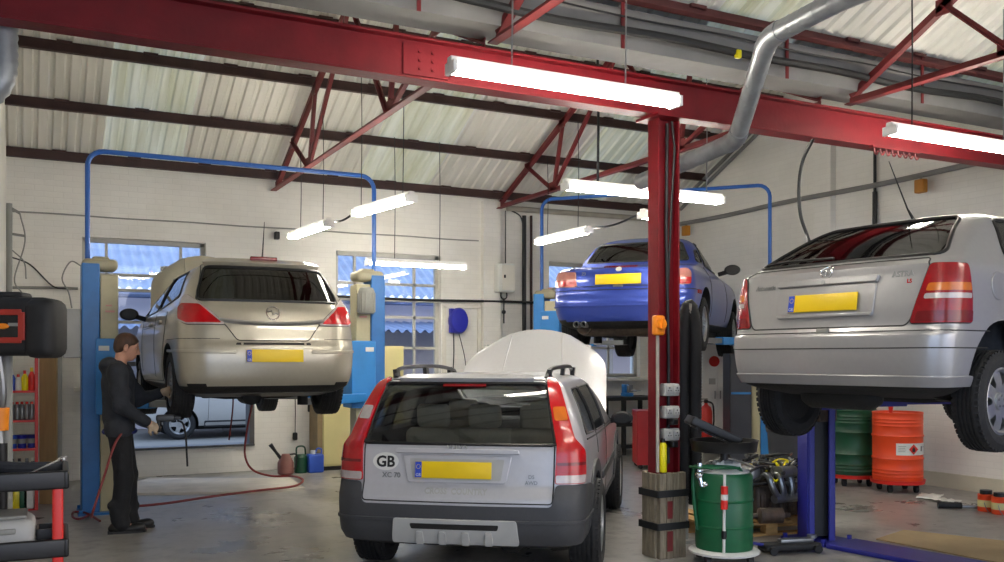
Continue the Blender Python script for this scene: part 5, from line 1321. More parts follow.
# ================= RIGHT REAR CORNER =================
q = at_x(713, 420, XR); MT['brightwhite'] = mat('bright white enamel', 'f6f5f1', .45, var=.02); q = at_d(714, 420, 14.15); wc = thing('white_cabinet', 'tall white metal cabinet with a red round sign against the right wall', 'cabinet', (q.x, q.y, 0), PI / 2 - PHI)
MB().box((0, 0, 1.0), (.42, .46, 2.0)).build('carcass', MT['brightwhite'], wc, smooth=0, bevel=.01)
for s in (-1, 1): d_ = MB().box((-.222, s * .114, 1.02), (.02, .22, 1.9)).build('door', MT['brightwhite'], wc, smooth=0, bevel=.004); MB().box((-.245, s * .04, 1.05), (.02, .015, .12)).build('handle', MT['steel'], d_, smooth=0)
sg_ = MB(); sg_.cyl((-.234, .05, 1.55), (-.238, .05, 1.55), .08, n=24); sg_.build('round_sign', MT['redplastic'], wc); MB().box((-.2345, .08, 1.25), (.004, .1, .09)).build('notice', MT['ltgrey'], wc, smooth=0)
q = at_d(706, 425, 13.5); fe = thing('fire_extinguisher', 'red fire extinguisher standing before the white cabinet', 'fire extinguisher', (q.x, q.y, 0.42))
MB().lathe([(.07, 0), (.085, .01), (.09, .04), (.09, .40), (.07, .47), (.03, .50), (.02, .53)], 24).build('cylinder', MT['redplastic'], fe)
MB().rbox((0, 0, .55), (.05, .05, .05), .012).box((-.05, 0, .585), (.14, .025, .012)).box((-.05, 0, .555), (.12, .02, .012)).build('valve', MT['blackplastic'], fe); MB().tube(spline([(.03, 0, .55), (.11, -.02, .5), (.12, -.03, .3), (.11, -.03, .18)], 6), .013).build('hose', MT['cable'], fe)
fs_ = MB().box((0, 0, .2), (.3, .26, .40)); tag(fs_.build('steel_box', MT['grey'], None, smooth=0, bevel=.01, loc=(q.x, q.y, 0)), 'grey steel box under the fire extinguisher', 'box')
q = at_d(737, 440, 12.9); dc = thing('dark_locker', 'tall charcoal steel locker behind the wheel of the silver hatchback', 'locker', (q.x, q.y, 0), -PHI)
MB().box((0, 0, .83), (.3, .4, 1.66)).build('carcass', mat('charcoal locker enamel', '2e2f35', .45), dc, smooth=0, bevel=.008); MB().box((0, -.208, .83), (.27, .016, 1.58)).build('door', mat('charcoal door enamel', '33343b', .45), dc, smooth=0, bevel=.004); MB().box((0, -.222, 1.12), (.27, .01, .03)).build('blue_bar', MT['blue2'], dc, smooth=0)
q = at_z(622, 455, 0); wb_ = thing('work_bench', 'dark steel workbench against the back wall under the window', 'workbench', (q.x, YB - .40, 0))
MB().box((0, 0, .93), (1.5, .62, .06)).build('bench_top', MT['dark'], wb_, smooth=0, bevel=.006)
for x in (-.7, .0, .7):
    for y in (-.26, .26): MB().box((x, y, .45), (.06, .06, .9)).build('leg', MT['dark'], wb_, smooth=0)
MB().box((0, -.26, .5), (1.4, .04, .06)).box((0, -.26, .14), (1.4, .04, .06)).build('cross_rail', MT['dark'], wb_, smooth=0); MB().box((0, 0, .12), (1.4, .5, .03)).build('lower_shelf', MT['grey'], wb_, smooth=0)
q = at_d(650, 430, 13.6); rc = thing('tool_chest', 'red steel tool chest beside the dark workbench', 'tool chest', (q.x, q.y, 0), -PHI + PI / 2)
MB().box((0, 0, .45), (.5, .45, .78)).build('carcass', mat('deep red chest enamel', '9a1016', .45), rc, smooth=0, bevel=.01)
for i in range(5): d_ = MB().box((0, -.232, .16 + i * .15), (.46, .016, .135)).build('drawer', MT['redplastic'], rc, smooth=0, bevel=.004); MB().box((0, -.245, .19 + i * .15), (.4, .012, .015)).build('handle', MT['steel'], d_, smooth=0)
for x in (-.2, .2):
    for y in (-.17, .17): MB().cyl((x - .015, y, .035), (x + .015, y, .035), .035, n=14).build('castor', MT['dark'], rc)
vb = thing('bench_vice', 'pale blue bench vice on the end of the dark workbench', 'vice', (wb_.location.x + .18, wb_.location.y - .1, .96))
MB().rbox((0, 0, .03), (.14, .18, .06), .012).rbox((0, .05, .12), (.10, .10, .16), .015).build('fixed_jaw', MT['blue2'], vb); MB().rbox((0, -.08, .13), (.1, .06, .12), .015).build('sliding_jaw', MT['steel'], vb); MB().cyl((0, -.1, .10), (0, -.26, .10), .014).cyl((-.09, -.25, .10), (.09, -.25, .10), .007).build('screw_handle', MT['steel'], vb)

# ================= BACK WALL FITTINGS =================
def wallobj(px, py): return at_y(px, py, YB)
q = wallobj(499, 279); eb = thing('fuse_box', 'white electrical fuse box on the brick pilaster of the back wall', 'fuse box', (q.x, YB - .11, q.z - .22))
MB().rbox((0, -.08, .22), (.30, .16, .46), .02).build('case', MT['whiteplastic'], eb); MB().rbox((.03, -.165, .22), (.22, .012, .40), .005).build('lid', MT['white'], eb); MB().rbox((-.04, -.175, .24), (.03, .02, .05), .006).build('switch', MT['blackplastic'], eb)
MB().tube(spline([(-.05, -.06, 0), (-.05, -.06, -.08), (.0, -.06, -.12), (.05, -.06, -.08), (.05, -.06, 0)], 5), .012).tube([(0, -.06, -.1), (0, -.06, -.5)], .012).ball((0, -.06, -.32), .035).tube([(.03, -.06, .44), (.03, -.06, .9), (.03, -.06, 1.3)], .009).build('cable_tail', MT['cable'], eb)
q = wallobj(456, 321); hr = thing('hose_reel', 'deep blue enclosed hose reel on the back wall with a cable hanging', 'hose reel', (q.x, YB - .005, q.z))
MB().lathe([(.03, 0), (.19, .01), (.205, .05), (.205, .12), (.18, .16), (1e-4, .17)], 28, Matrix.Rotation(PI / 2, 4, 'X') @ Matrix.Diagonal((.75, 1.0, 1, 1))).build('drum_cover', MT['bluehose'], hr); MB().box((-.1, -.05, 0), (.06, .1, .38)).build('bracket', MT['bluehose'], hr, smooth=0, bevel=.01)
MB().tube(spline([(-.08, -.08, -.18), (-.07, -.07, -.5), (-.08, -.06, -.78)], 6), .009).tube(spline([(.0, -.1, -.19), (.06, -.1, -.4), (.12, -.08, -.62), (.16, -.05, -.9)], 6), .007).rbox((-.08, -.06, -.82), (.07, .05, .12), .015).build('cable_and_plug', MT['cable'], hr)
q0, q1 = wallobj(523, 216), wallobj(523, 335)
for px, nm, m in ((523, 'thicker black vertical pipe on the back wall beside the convertible lift', 'cable'), (530, 'thinner brown vertical pipe on the back wall beside the convertible lift', 'purlin')):
    a = wallobj(px, 216); tag(MB().cyl((a.x, YB - .04, .05), (a.x, YB - .04, a.z), .035 if px == 523 else .022, n=10).build('vertical_pipe', MT[m]), nm, 'pipe')
a = wallobj(505, 209); tag(MB().cyl((a.x, YB - .08, a.z), (XR - .3, YB - .08, a.z + .02), .045, n=12).build('eaves_pipe', MT['conduit']), 'pale horizontal pipe under the eaves at the back right', 'pipe')
tag(MB().tube(spline([(a.x + .05, YB - .08, a.z - .02), (a.x + .25, YB - .1, a.z - .15), (q0.x - .01, YB - .06, a.z - .55)], 6), .012).build('looped_cable', MT['cable']), 'black cable looping from the truss foot down to the vertical pipes', 'cable')
a, b = wallobj(20, 286), wallobj(82, 289); c_ = wallobj(530, 303); zc = (wallobj(385, 299).z + c_.z) / 2
tag(MB().tube([(x, YB - .03, zc + .01 * math.sin(x * 3)) for x in np.linspace(XL + .05, W1[0] - .05, 6)], .018, 8).build('wall_conduit', MT['grey']), 'grey horizontal conduit low on the wall left of the first window', 'conduit')
tag(MB().tube([(x, YB - .10, zc + .008 * math.sin(x * 2)) for x in np.linspace(W2[0] - .3, wallobj(536, 300).x, 14)], .02, 8).build('wall_conduit', MT['cable']), 'dark horizontal conduit crossing the tall window and the wall', 'conduit')
zu = wallobj(100, 217).z
tag(MB().tube([(x, YB - .02, zu + .004 * math.sin(x * 4)) for x in np.linspace(XL + .02, wallobj(478, 230).x, 24)], .010, 8).build('wall_cable', MT['grey']), 'thin grey cable along the back wall above the windows', 'cable')
tag(MB().tube(spline([wallobj(10, 257) + Vector((0, -.05, 0)), wallobj(30, 265) + Vector((0, -.06, 0)), wallobj(52, 286) + Vector((0, -.06, 0)), wallobj(66, 289) + Vector((0, -.05, 0))], 6), .009, 8).build('sagging_cable', MT['cable']), 'sagging black cable on the back wall at far left', 'cable')
q = wallobj(276, 236); tag(MB().rbox((q.x, YB - .05, q.z), (.07, .1, .11), .015).build('wall_sensor', MT['blackplastic']), 'small black wall sensor high above the champagne hatchback', 'sensor')
for px, py, lab in ((294, 436, 'black pendant plug hanging lower on the wall under the left car'), (309, 408, 'black pendant plug hanging higher on the wall under the left car')):
    a = wallobj(px, py); t = thing('pendant_plug', lab, 'plug', (a.x, YB - .06, a.z), 0, 'pendant plugs on the back wall'); MB().tube([(0, 0, .03), (.005, 0, .3), (0, 0, .75)], .006).build('lead', MT['cable'], t); MB().rbox((0, 0, 0), (.07, .05, .11), .018).build('plug_body', MT['blackplastic'], t)
# cream locker behind the right-hand post
a = at_y(322, 420, YB - .45); b = at_y(403, 420, YB - .45); zt = at_y(390, 346, YB - .45).z
lk = thing('cream_locker', 'tall cream steel locker behind the right post of the left lift', 'locker', ((a.x + b.x) / 2, YB - .26, 0)); w_ = b.x - a.x
MB().box((0, 0, zt / 2 + .03), (w_, .44, zt - .06)).build('carcass', MT['cream2'], lk, smooth=0, bevel=.01); MB().box((0, 0, .03), (w_ - .06, .38, .06)).build('plinth', MT['dark'], lk, smooth=0)
MB().box((-w_ / 2 - .04, -.02, zt / 2), (.07, .42, zt)).build('side_panel', mat('brown locker side', '8a7754', .6), lk, smooth=0)
for s in (-1, 1): d_ = MB().box((s * w_ / 4, -.228, zt / 2 + .03), (w_ / 2 - .02, .016, zt - .12)).build('door', MT['cream2'], lk, smooth=0, bevel=.004); MB().box((s * .05, -.245, zt * .55), (.02, .02, .12)).build('handle', MT['steel'], d_, smooth=0)
# pots and jugs on the floor
a = at_z(290, 474, 0); y_ = min(a.y, YB - .2)
jg = thing('funnel_jug', 'brown oil jug with a long black spout on the floor by the wall', 'jug', (a.x - .06, y_, 0)); MB().lathe([(.09, 0), (.11, .02), (.11, .16), (.07, .24), (.05, .28)], 20).build('body', mat('brown oil jug plastic', '7c5048', .5), jg); MB().tube([(-.05, 0, .2), (-.14, 0, .32), (-.21, 0, .42)], [.025, .02, .03]).build('spout', MT['blackplastic'], jg); MB().tube(spline([(.05, 0, .27), (.15, 0, .26), (.14, 0, .1), (.1, 0, .06)], 5), .012).build('handle', MT['blackplastic'], jg)
a = at_z(301, 473, 0); wc_ = thing('watering_can', 'dark green can with a looped handle between the jugs', 'can', (a.x, y_ + .06, 0)); MB().lathe([(.08, 0), (.09, .01), (.09, .22), (.06, .26)], 20).build('body', MT['dkgreen'], wc_); MB().tube(spline([(-.06, 0, .26), (-.05, 0, .36), (.05, 0, .36), (.07, 0, .25)], 5), .012).build('handle', MT['dkgreen'], wc_)
a = at_z(310, 472, 0); bj = thing('blue_container', 'square blue plastic container with a white cap by the wall', 'container', (a.x + .05, y_ + .02, 0)); MB().rbox((0, 0, .13), (.22, .16, .26), .025).build('body', MT['bluejug'], bj); MB().cyl((-.03, 0, .26), (-.03, 0, .31), .035, n=16).build('cap', MT['whiteplastic'], bj); MB().tube(spline([(.0, 0, .26), (.03, 0, .33), (.09, 0, .32), (.09, 0, .25)], 5), .012).build('handle', MT['bluejug'], bj)
# flat boards on the floor and the red hose
a = [at_z(x, y, 0) for x, y in ((96, 496), (250, 494), (305, 490), (290, 480), (150, 480))]
tag(MB().prism([(p.x, p.y) for p in a], .001, .03).build('floor_board', MT['paperboard'], smooth=0), 'dirty pale flat board lying on the floor below the left car', 'board')
a = [at_z(x, y, 0) for x, y in ((876, 540), (904, 531), (1060, 548), (1060, 575), (990, 562))]
tag(MB().prism([(p.x, p.y) for p in a], .001, .012).build('cardboard_sheet', MT['card'], smooth=0), 'brown cardboard sheet lying on the floor at the right', 'cardboard')
hz = lambda x, y, z=.045: at_z(x, y, z)
tag(MB().tube(spline([hz(110, 508), hz(160, 504), hz(215, 496), hz(262, 490), hz(294, 486), hz(303, 480), hz(292, 476), hz(272, 476)] + [at_y(x, y, 12.2) for x, y in ((253, 470), (245, 455), (247, 430), (252, 405), (256, 385))], 8), .014, 8).build('air_hose', MT['hosered']), 'dark red air hose hanging from above and snaking over the floor', 'hose')
for k, (x0, lab) in enumerate(((232, 'dark red air line hanging under the left car, nearest its left wheel'), (240, 'dark red looped air line hanging under the left car'))):
    pts = [at_y(x0, 380, 12.0), at_y(x0 + 1, 405, 12.0), at_y(x0 - 3, 440, 12.0)] if k == 0 else [at_y(237, 372, 12.1), at_y(236, 390, 12.1), at_y(243, 400, 12.1), at_y(254, 398, 12.1), at_y(259, 372, 12.1)]
    tag(MB().tube(spline(pts, 8), .010, 8).build('air_line', MT['hosered']), lab, 'hose')

# ================= RIGHT WALL FITTINGS =================
a, b = at_x(681, 226, XR), at_x(985, 165, XR); zc = (a.z + b.z) / 2
tag(MB().tube([(XR - .15, y, zc + .01 * math.sin(y * 2)) for y in np.linspace(YB - .1, 5.5, 20)], .035, 10).build('wall_pipe', MT['gutter']), 'long grey pipe running along the right wall', 'pipe')
for px, py, w in ((693, 229, 'further'), (929, 184, 'nearer')):
    a = at_x(px, py, XR); t = thing('junction_box', 'orange brown junction box under the right wall pipe, %s one' % w, 'junction box', (XR - .15, a.y, a.z - .04), 0, 'junction boxes on the right wall'); MB().rbox((0, 0, 0), (.09, .14, .17), .015).build('case', mat('orange brown plastic', 'b5761f', .5), t); MB().cyl((0, 0, .08), (0, 0, .16), .015).build('gland', MT['grey'], t)
for k in (0, 1):
    yy = np.linspace(12.9, 10.6, 5); tag(MB().tube([(XR - .05, y, z_back(y) - .12 - .12 * k) for y in yy], .03, 8).build('gable_conduit', MT['gutter']), ('upper' if k == 0 else 'lower') + ' grey conduit sloping up the gable under the roof', 'conduit')
a = at_y(813, 137, GY - .02)
tag(MB().tube(spline([Vector((a.x, GY - .02, gz0))] + [at_y(x, y, GY + .15) for x, y in ((803, 160), (799, 185), (800, 212), (806, 232), (815, 250))] + [at_y(840, 268, GY + 1.2)], 8), .016, 8).build('drop_cable', MT['cable']), 'black cable curving down from the girder behind the silver hatchback', 'cable')
a = at_x(877, 200, XR); pd = thing('drop_pipe', 'black vertical drop pipe on the right wall above the silver hatchback', 'pipe', (XR - .04, a.y, 0)); zt = at_x(877, 150, XR).z; zm = at_x(877, 192, XR).z
MB().cyl((0, 0, zm), (0, 0, zt), .02, n=10).build('upper_pipe', MT['cable'], pd); MB().cyl((0, 0, 1.2), (0, 0, zm), .032, n=10).build('lower_pipe', MT['cable'], pd)
# clutter on the floor by the right wall
a = at_z(940, 497, .0)
for k, (px, py, w_, h_, lab) in enumerate(((930, 497, .34, .24, 'sheet of white paper on the floor by the right wall, nearest the drum'), (945, 501, .28, .2, 'creased white paper on the floor next to the steel bar'))):
    p = at_z(px, py, .01); n = 6; vs = [(-w_ / 2 + w_ * i / n, -h_ / 2 + h_ * j / n, .012 + .02 * abs(math.sin(i * 1.3 + k) * math.cos(j * 1.1))) for i in range(n + 1) for j in range(n + 1)]
    o = MB().add(vs, [(i * (n + 1) + j, (i + 1) * (n + 1) + j, (i + 1) * (n + 1) + j + 1, i * (n + 1) + j + 1) for i in range(n) for j in range(n)]).build('paper_sheet', MT['whiteplastic'], smooth=60, loc=(p.x, p.y, 0), rz=.5 + k); so_ = o.modifiers.new('s', 'SOLIDIFY'); so_.thickness = .003; tag(o, lab, 'paper', 'papers on the floor')
a, b = at_z(938, 506, .03), at_z(985, 507, .03); sb = thing('steel_bar', 'dark steel suspension strut lying on the floor by the wall', 'strut', (a + b) / 2, math.atan2(b.y - a.y, b.x - a.x)); L_ = (b - a).length
MB().cyl((-L_ / 2, 0, 0), (L_ / 2, 0, 0), .02, n=12).build('rod', MT['steel'], sb); MB().cyl((-L_ / 2, 0, .01), (0, 0, .01), .034, n=14).build('damper', MT['dark'], sb)
for px, py, lab, m in ((986, 511, 'small cream and orange tin at the left of a pair by the wall', 'orange'), (1000, 514, 'small orange tin with dark lid at the frame edge', 'orange')):
    p = at_z(px, py, 0); t = thing('paint_tin', lab, 'tin', p, 0, 'paint tins on the floor'); MB().lathe([(.075, 0), (.08, .005), (.08, .17), (.083, .175), (.07, .18), (1e-4, .172)], 24).build('body', MT[m], t); MB().cyl((0, 0, .05), (0, 0, .12), .0815, n=24).build('label_band', MT['cream2'], t); MB().cyl((0, 0, .18), (0, 0, .22), .06, n=20).build('lid', MT['blackplastic'], t)
    MB().tube([(.085 * math.cos(t_), -.03 * math.sin(t_) - .04, .10 - .12 * math.sin(t_)) for t_ in np.linspace(0, PI, 12)], .004).build('handle', MT['steel'], t)

# ================= LEFT FOREGROUND =================
c0 = at_d(18, 400, 5.8); cs = thing('test_console', 'black test console with a red framed panel on a grey pole stand', 'console', (c0.x, c0.y, 0), -PHI + .10); cs.scale = (1.13, 1.13, 1)
zc = 1.6 + (358 - 327) * 5.8 / 930
MB().rbox((0, 0, zc), (.42, .26, .36), .045).rbox((.155, -.02, zc - .01), (.17, .26, .37), .06).rbox((-.155, -.02, zc - .01), (.17, .26, .37), .06).rbox((-.03, .0, zc + .19), (.16, .16, .05), .02).build('housing', MT['dark'], cs)
fr_ = MB()
x0, x1, z0, z1 = -.072, .072, zc - .085, zc + .085; y = -.136
for a, b in (((x0, z0), (x1, z0)), ((x1, z0), (x1, z1)), ((x1, z1), (x0, z1)), ((x0, z1), (x0, z0))): fr_.beam((a[0], y, a[1]), (b[0], y, b[1]), .035, .012, (0, 1, 0))
fr_.build('panel_frame', mat('dark red console trim', 'a82c1c', .4), cs, smooth=0, bevel=.004)
MB().rbox((0, -.132, zc), (.12, .012, .14), .004).build('display', MT['blackgloss'], cs); MB().ball((-.025, -.14, zc + .0), .03, 16, (1.2, .3, .6)).build('badge', MT['orangeplastic'], cs)
MB().box((.03, -.1395, zc + .01), (.05, .004, .02)).build('badge_text', MT['grey'], cs, smooth=0)
MB().cyl((-.08, .05, .04), (-.08, .05, zc - .1), .03, n=16).build('pole', MT['grey'], cs); MB().cyl((-.08, .05, 0), (-.08, .05, .05), .15, .14, 28).build('base', MT['dark'], cs)
MB().tube(spline([(-.08, -.06, zc - .16), (-.06, -.05, zc - .4), (-.09, -.02, zc - .62), (-.06, -.03, zc - .9)], 6), .022, 10).tube(spline([(-.11, -.08, zc - .16), (-.12, -.06, zc - .5), (-.08, -.05, zc - .8)], 6), .018, 10).build('clear_hose', MT['steel'], cs)
MB().cyl((-.085, -.03, zc - .64), (-.08, -.03, zc - .5), .045, n=16).build('orange_coupling', MT['orangeplastic'], cs)
MB().cyl((-.07, -.04, .3), (-.07, -.04, zc - .72), .03, n=12).build('dark_tube', MT['blackplastic'], cs)
CA = -.03; t0 = at_d(66, 480, 5.0); ct = thing('tool_cart', 'black tool cart with bright red corner posts in the left foreground', 'tool cart', (t0.x, t0.y, 0), CA)
zt = 1.6 - (473 - 358) * 5.0 / 930; zl = 1.6 - (541 - 358) * 5.0 / 930
for z, nm in ((zt, 'top_tray'), (zl, 'middle_tray'), (.16, 'bottom_tray')):
    tb = MB(); tb.rbox((-.40, .25, z - .06), (.80, .5, .03), .012)
    for s in (0, .5): tb.rbox((-.40, s, z - .035), (.80, .03, .10), .012)
    for s in (0, -.8): tb.rbox((s, .25, z - .035), (.03, .53, .10), .012)
    tb.build(nm, MT['blackplastic'], ct)
for x in (-.04, -.76):
    for y in (.02, .48):
        MB().rbox((x, y, (zt + .16) / 2 - .05), (.055, .055, zt - .2), .012).build('corner_post', MT['redplastic'], ct); MB().cyl((x - .02, y, .05), (x + .02, y, .05), .05, n=18).build('castor', MT['dark'], ct)
cL = ct.location; Rt = Matrix.Translation(cL) @ Matrix.Rotation(CA, 4, 'Z')
def oncart(x, y, z): return Rt @ Vector((x, y, z))
gc = thing('tool_case', 'grey moulded plastic tool case on the middle shelf of the cart', 'case', oncart(-.30, .2, zl - .045), CA); MB().rbox((0, 0, .085), (.30, .32, .17), .05).build('shell', MT['ltgrey'], gc); MB().rbox((0, -.165, .11), (.12, .02, .03), .008).build('handle', MT['grey'], gc); MB().rbox((-.02, 0, .178), (.26, .28, .02), .009).build('lid', MT['grey'], gc)
bb = thing('black_box', 'small black open box on the cart shelf beside the grey case', 'box', oncart(-.085, .2, zl - .045), CA); q = MB(); q.box((0, 0, .01), (.12, .2, .02))
for s in (-1, 1): q.box((s * .055, 0, .05), (.01, .2, .1)); q.box((0, s * .095, .05), (.12, .01, .1))
q.build('shell', MT['blackplastic'], bb, smooth=0)
for k, (x, y, a, L_, m, lab) in enumerate(((-.14, .1, .5, .30, 'chrome', 'bright spanner sticking up on the corner of the cart top'), (-.35, .15, .1, .28, 'dark', 'dark ratchet handle lying on the cart top'), (-.5, .2, -.3, .24, 'steel', 'dull spanner lying on the cart top further left'))):
    t = thing('spanner', lab, 'spanner', oncart(x, y, zt - .033), CA + a, 'hand tools on the cart'); M = Matrix.Rotation(-.35 if k == 0 else 0, 4, 'Y'); o_ = .03 if k == 0 else 0
    MB().beam(M @ Vector((-L_ / 2, 0, .012 + o_)), M @ Vector((L_ / 2, 0, .012 + o_)), .02, .008).build('shank', MT[m], t, smooth=0, bevel=.003); q = MB(); q.lathe([(.014, -.006), (.024, -.006), (.024, .006), (.014, .006)], 18, M @ Matrix.Translation((L_ / 2 + .015, 0, .012 + o_)), closed=True); q.build('ring_end', MT[m], t)
ms = thing('tool_roll', 'dark heap of rolled tool cloth on the cart top', 'tool roll', oncart(-.32, .3, zt - .03), CA); MB().tube(spline([(-.2, 0, .03), (-.05, .02, .045), (.1, -.01, .035), (.22, .01, .03)], 5), .035, 10).build('cloth', MT['cloth'], ms)
# shelf unit with goods at the left wall
s0 = at_d(13, 400, 9.9); s1 = at_d(38, 400, 9.9); yS = (s0.y + s1.y) / 2; xS0, xS1 = XL + .03, s1.x
sh = thing('shelf_unit', 'narrow red steel shelf unit loaded with bottles and cans at left', 'shelf', ((xS0 + xS1) / 2, yS, 0)); w_ = xS1 - xS0
for s in (-1, 1):
    for y in (-.17, .17): MB().box((s * (w_ / 2 - .015), y, .85), (.03, .03, 1.7)).build('upright', MT['redplastic'], sh, smooth=0)
SZ = [1.6 - (y - 358) * 9.9 / 930 for y in (390, 419, 447, 475, 507)]
for z in SZ: MB().box((0, 0, z - .012), (w_, .38, .024)).build('shelf_board', MT['redplastic'], sh, smooth=0)
rr_ = random.Random(5); base = sh.location
def bottle(loc, label, m, r, h, cap, group): 
    t = thing('bottle', label, 'bottle', loc, 0, group); MB().lathe([(r * .9, 0), (r, .01), (r, h * .62), (r * .5, h * .8), (r * .35, h * .84)], 16).build('body', MT[m], t); MB().cyl((0, 0, h * .83), (0, 0, h), r * .42, n=12).build('cap', MT[cap], t)
xs = np.linspace(-w_ / 2 + .06, w_ / 2 - .06, 5)
for i, x in enumerate(xs): spraycan(base + Vector((x, -.13, SZ[1])), 'silver spray can with red cap in the row on the red shelf', 'steel', .027, .19, 'silver spray cans on the red shelf', 'redplastic')
for i, (x, m, c_, h, lb) in enumerate(((xs[0], 'bluejug', 'whiteplastic', .2, 'blue bottle with white cap at the left of the top red shelf'), (xs[1] + .01, 'whiteplastic', 'redplastic', .17, 'white bottle with red cap on the top red shelf'), (xs[3] - .02, 'yellow', 'redplastic', .21, 'yellow bottle with red cap on the top red shelf'), (xs[4], 'redplastic', 'yellow', .24, 'red bottle with yellow cap on the top red shelf'))): bottle(base + Vector((x, -.12, SZ[0])), lb, m, .034, h, c_, 'bottles on the top red shelf')
for i, (x, m, lb) in enumerate(((xs[0], 'bluejug', 'blue tub at the left of the third red shelf'), (xs[2], 'bluehose', 'deep blue tub in the middle of the third red shelf'), (xs[4], 'violet', 'violet tub at the right of the third red shelf'))):
    t = thing('tub', lb, 'tub', base + Vector((x, -.11, SZ[2])), 0, 'tubs on the red shelf'); MB().lathe([(.04, 0), (.05, .13), (.053, .135), (.05, .14), (1e-4, .14)], 18).build('body', MT[m], t); MB().cyl((0, 0, .05), (0, 0, .1), .0495, n=18).build('label_band', MT['grey'], t)
for i, (x, m, c_, lb) in enumerate(((xs[0], 'ltgrey', 'blackplastic', 'grey bottle at the left of the fourth red shelf'), (xs[1] + .02, 'whiteplastic', 'blackplastic', 'white bottle with black cap on the fourth red shelf'), (xs[3], 'blackplastic', 'steel', 'black bottle on the fourth red shelf'), (xs[4] + .01, 'steel', 'whiteplastic', 'silver bottle at the right of the fourth red shelf'))): bottle(base + Vector((x, -.12, SZ[3])), lb, m, .036, .19, c_, 'bottles on the fourth red shelf')
for i, (x, m, lb) in enumerate(((xs[0] + .035, 'yellow', 'yellow oil can on the bottom red shelf'), (xs[2] + .01, 'green', 'green oil can on the bottom red shelf'), (xs[4] - .035, 'whiteplastic', 'white oil can on the bottom red shelf'))):
    t = thing('oil_can', lb, 'oil can', base + Vector((x, -.1, SZ[4])), 0, 'oil cans on the bottom red shelf'); MB().rbox((0, 0, .11), (.11, .15, .22), .02).build('body', MT[m], t); MB().cyl((-.02, 0, .22), (-.02, 0, .25), .02).build('cap', MT['redplastic'], t)
a, b = at_d(40, 400, 10.2), at_d(57, 400, 10.2); zt = 1.6 - (357 - 358) * 10.2 / 930
pp = MB(); pp.box((0, 0, zt / 2), ((b - a).length, .03, zt)); o = pp.build('plywood_sheet', mat('tan plywood', 'a98f62', .7, var=.12, scale=4, stretch=(6, 6, .7)), smooth=0, loc=((a + b) / 2 * Vector((1, 1, 0)) if 0 else ((a.x + b.x) / 2, (a.y + b.y) / 2, 0)), rz=-PHI); tag(o, 'tan plywood sheet standing beside the red shelf unit', 'board')
a = wallobj(59, 400); tag(MB().cyl((a.x, YB - .05, .02), (a.x, YB - .05, wallobj(59, 345).z), .035, n=12).build('standpipe', MT['ltgrey']), 'pale vertical standpipe on the back wall near the red shelf', 'pipe')
br = thing('cable_bracket', 'grey wall bracket with looped cables at the far left corner', 'bracket', (XL + .06, 11.2, 0)); z0, z1 = at_d(5, 300, 10.2).z, at_d(5, 208, 10.2).z
MB().cyl((0, 0, z0 - .3), (0, 0, z1), .03, n=12).build('mast', MT['grey'], br); MB().beam((0, 0, z1 - .32), (.15, -.02, z1 - .34), .025, .025).beam((0, 0, z1 - .04), (.1, -.02, z1 - .1), .025, .03).build('arm', MT['grey'], br, smooth=0)
MB().tube(spline([(.1, -.02, z1 - .1), (.15, -.04, z1 - .4), (.05, -.05, z1 - .8), (.12, -.03, z1 - .95)], 6), .008).tube(spline([(.03, -.03, z1 - .5), (.14, -.04, z1 - .62), (.16, -.04, z1 - .8)], 6), .007).build('cable_loop', MT['grey'], br)
a = at_y(3, 40, 6.3); ribbed([a + Vector((0, 0, .35)), a, at_y(3, 65, 6.3), at_y(-1, 82, 6.3), at_y(-12, 95, 6.3)], .085, 'galv', 'hanging_duct', 'grey ribbed flexible duct hanging at the upper left edge', 'duct', pitch=.05)
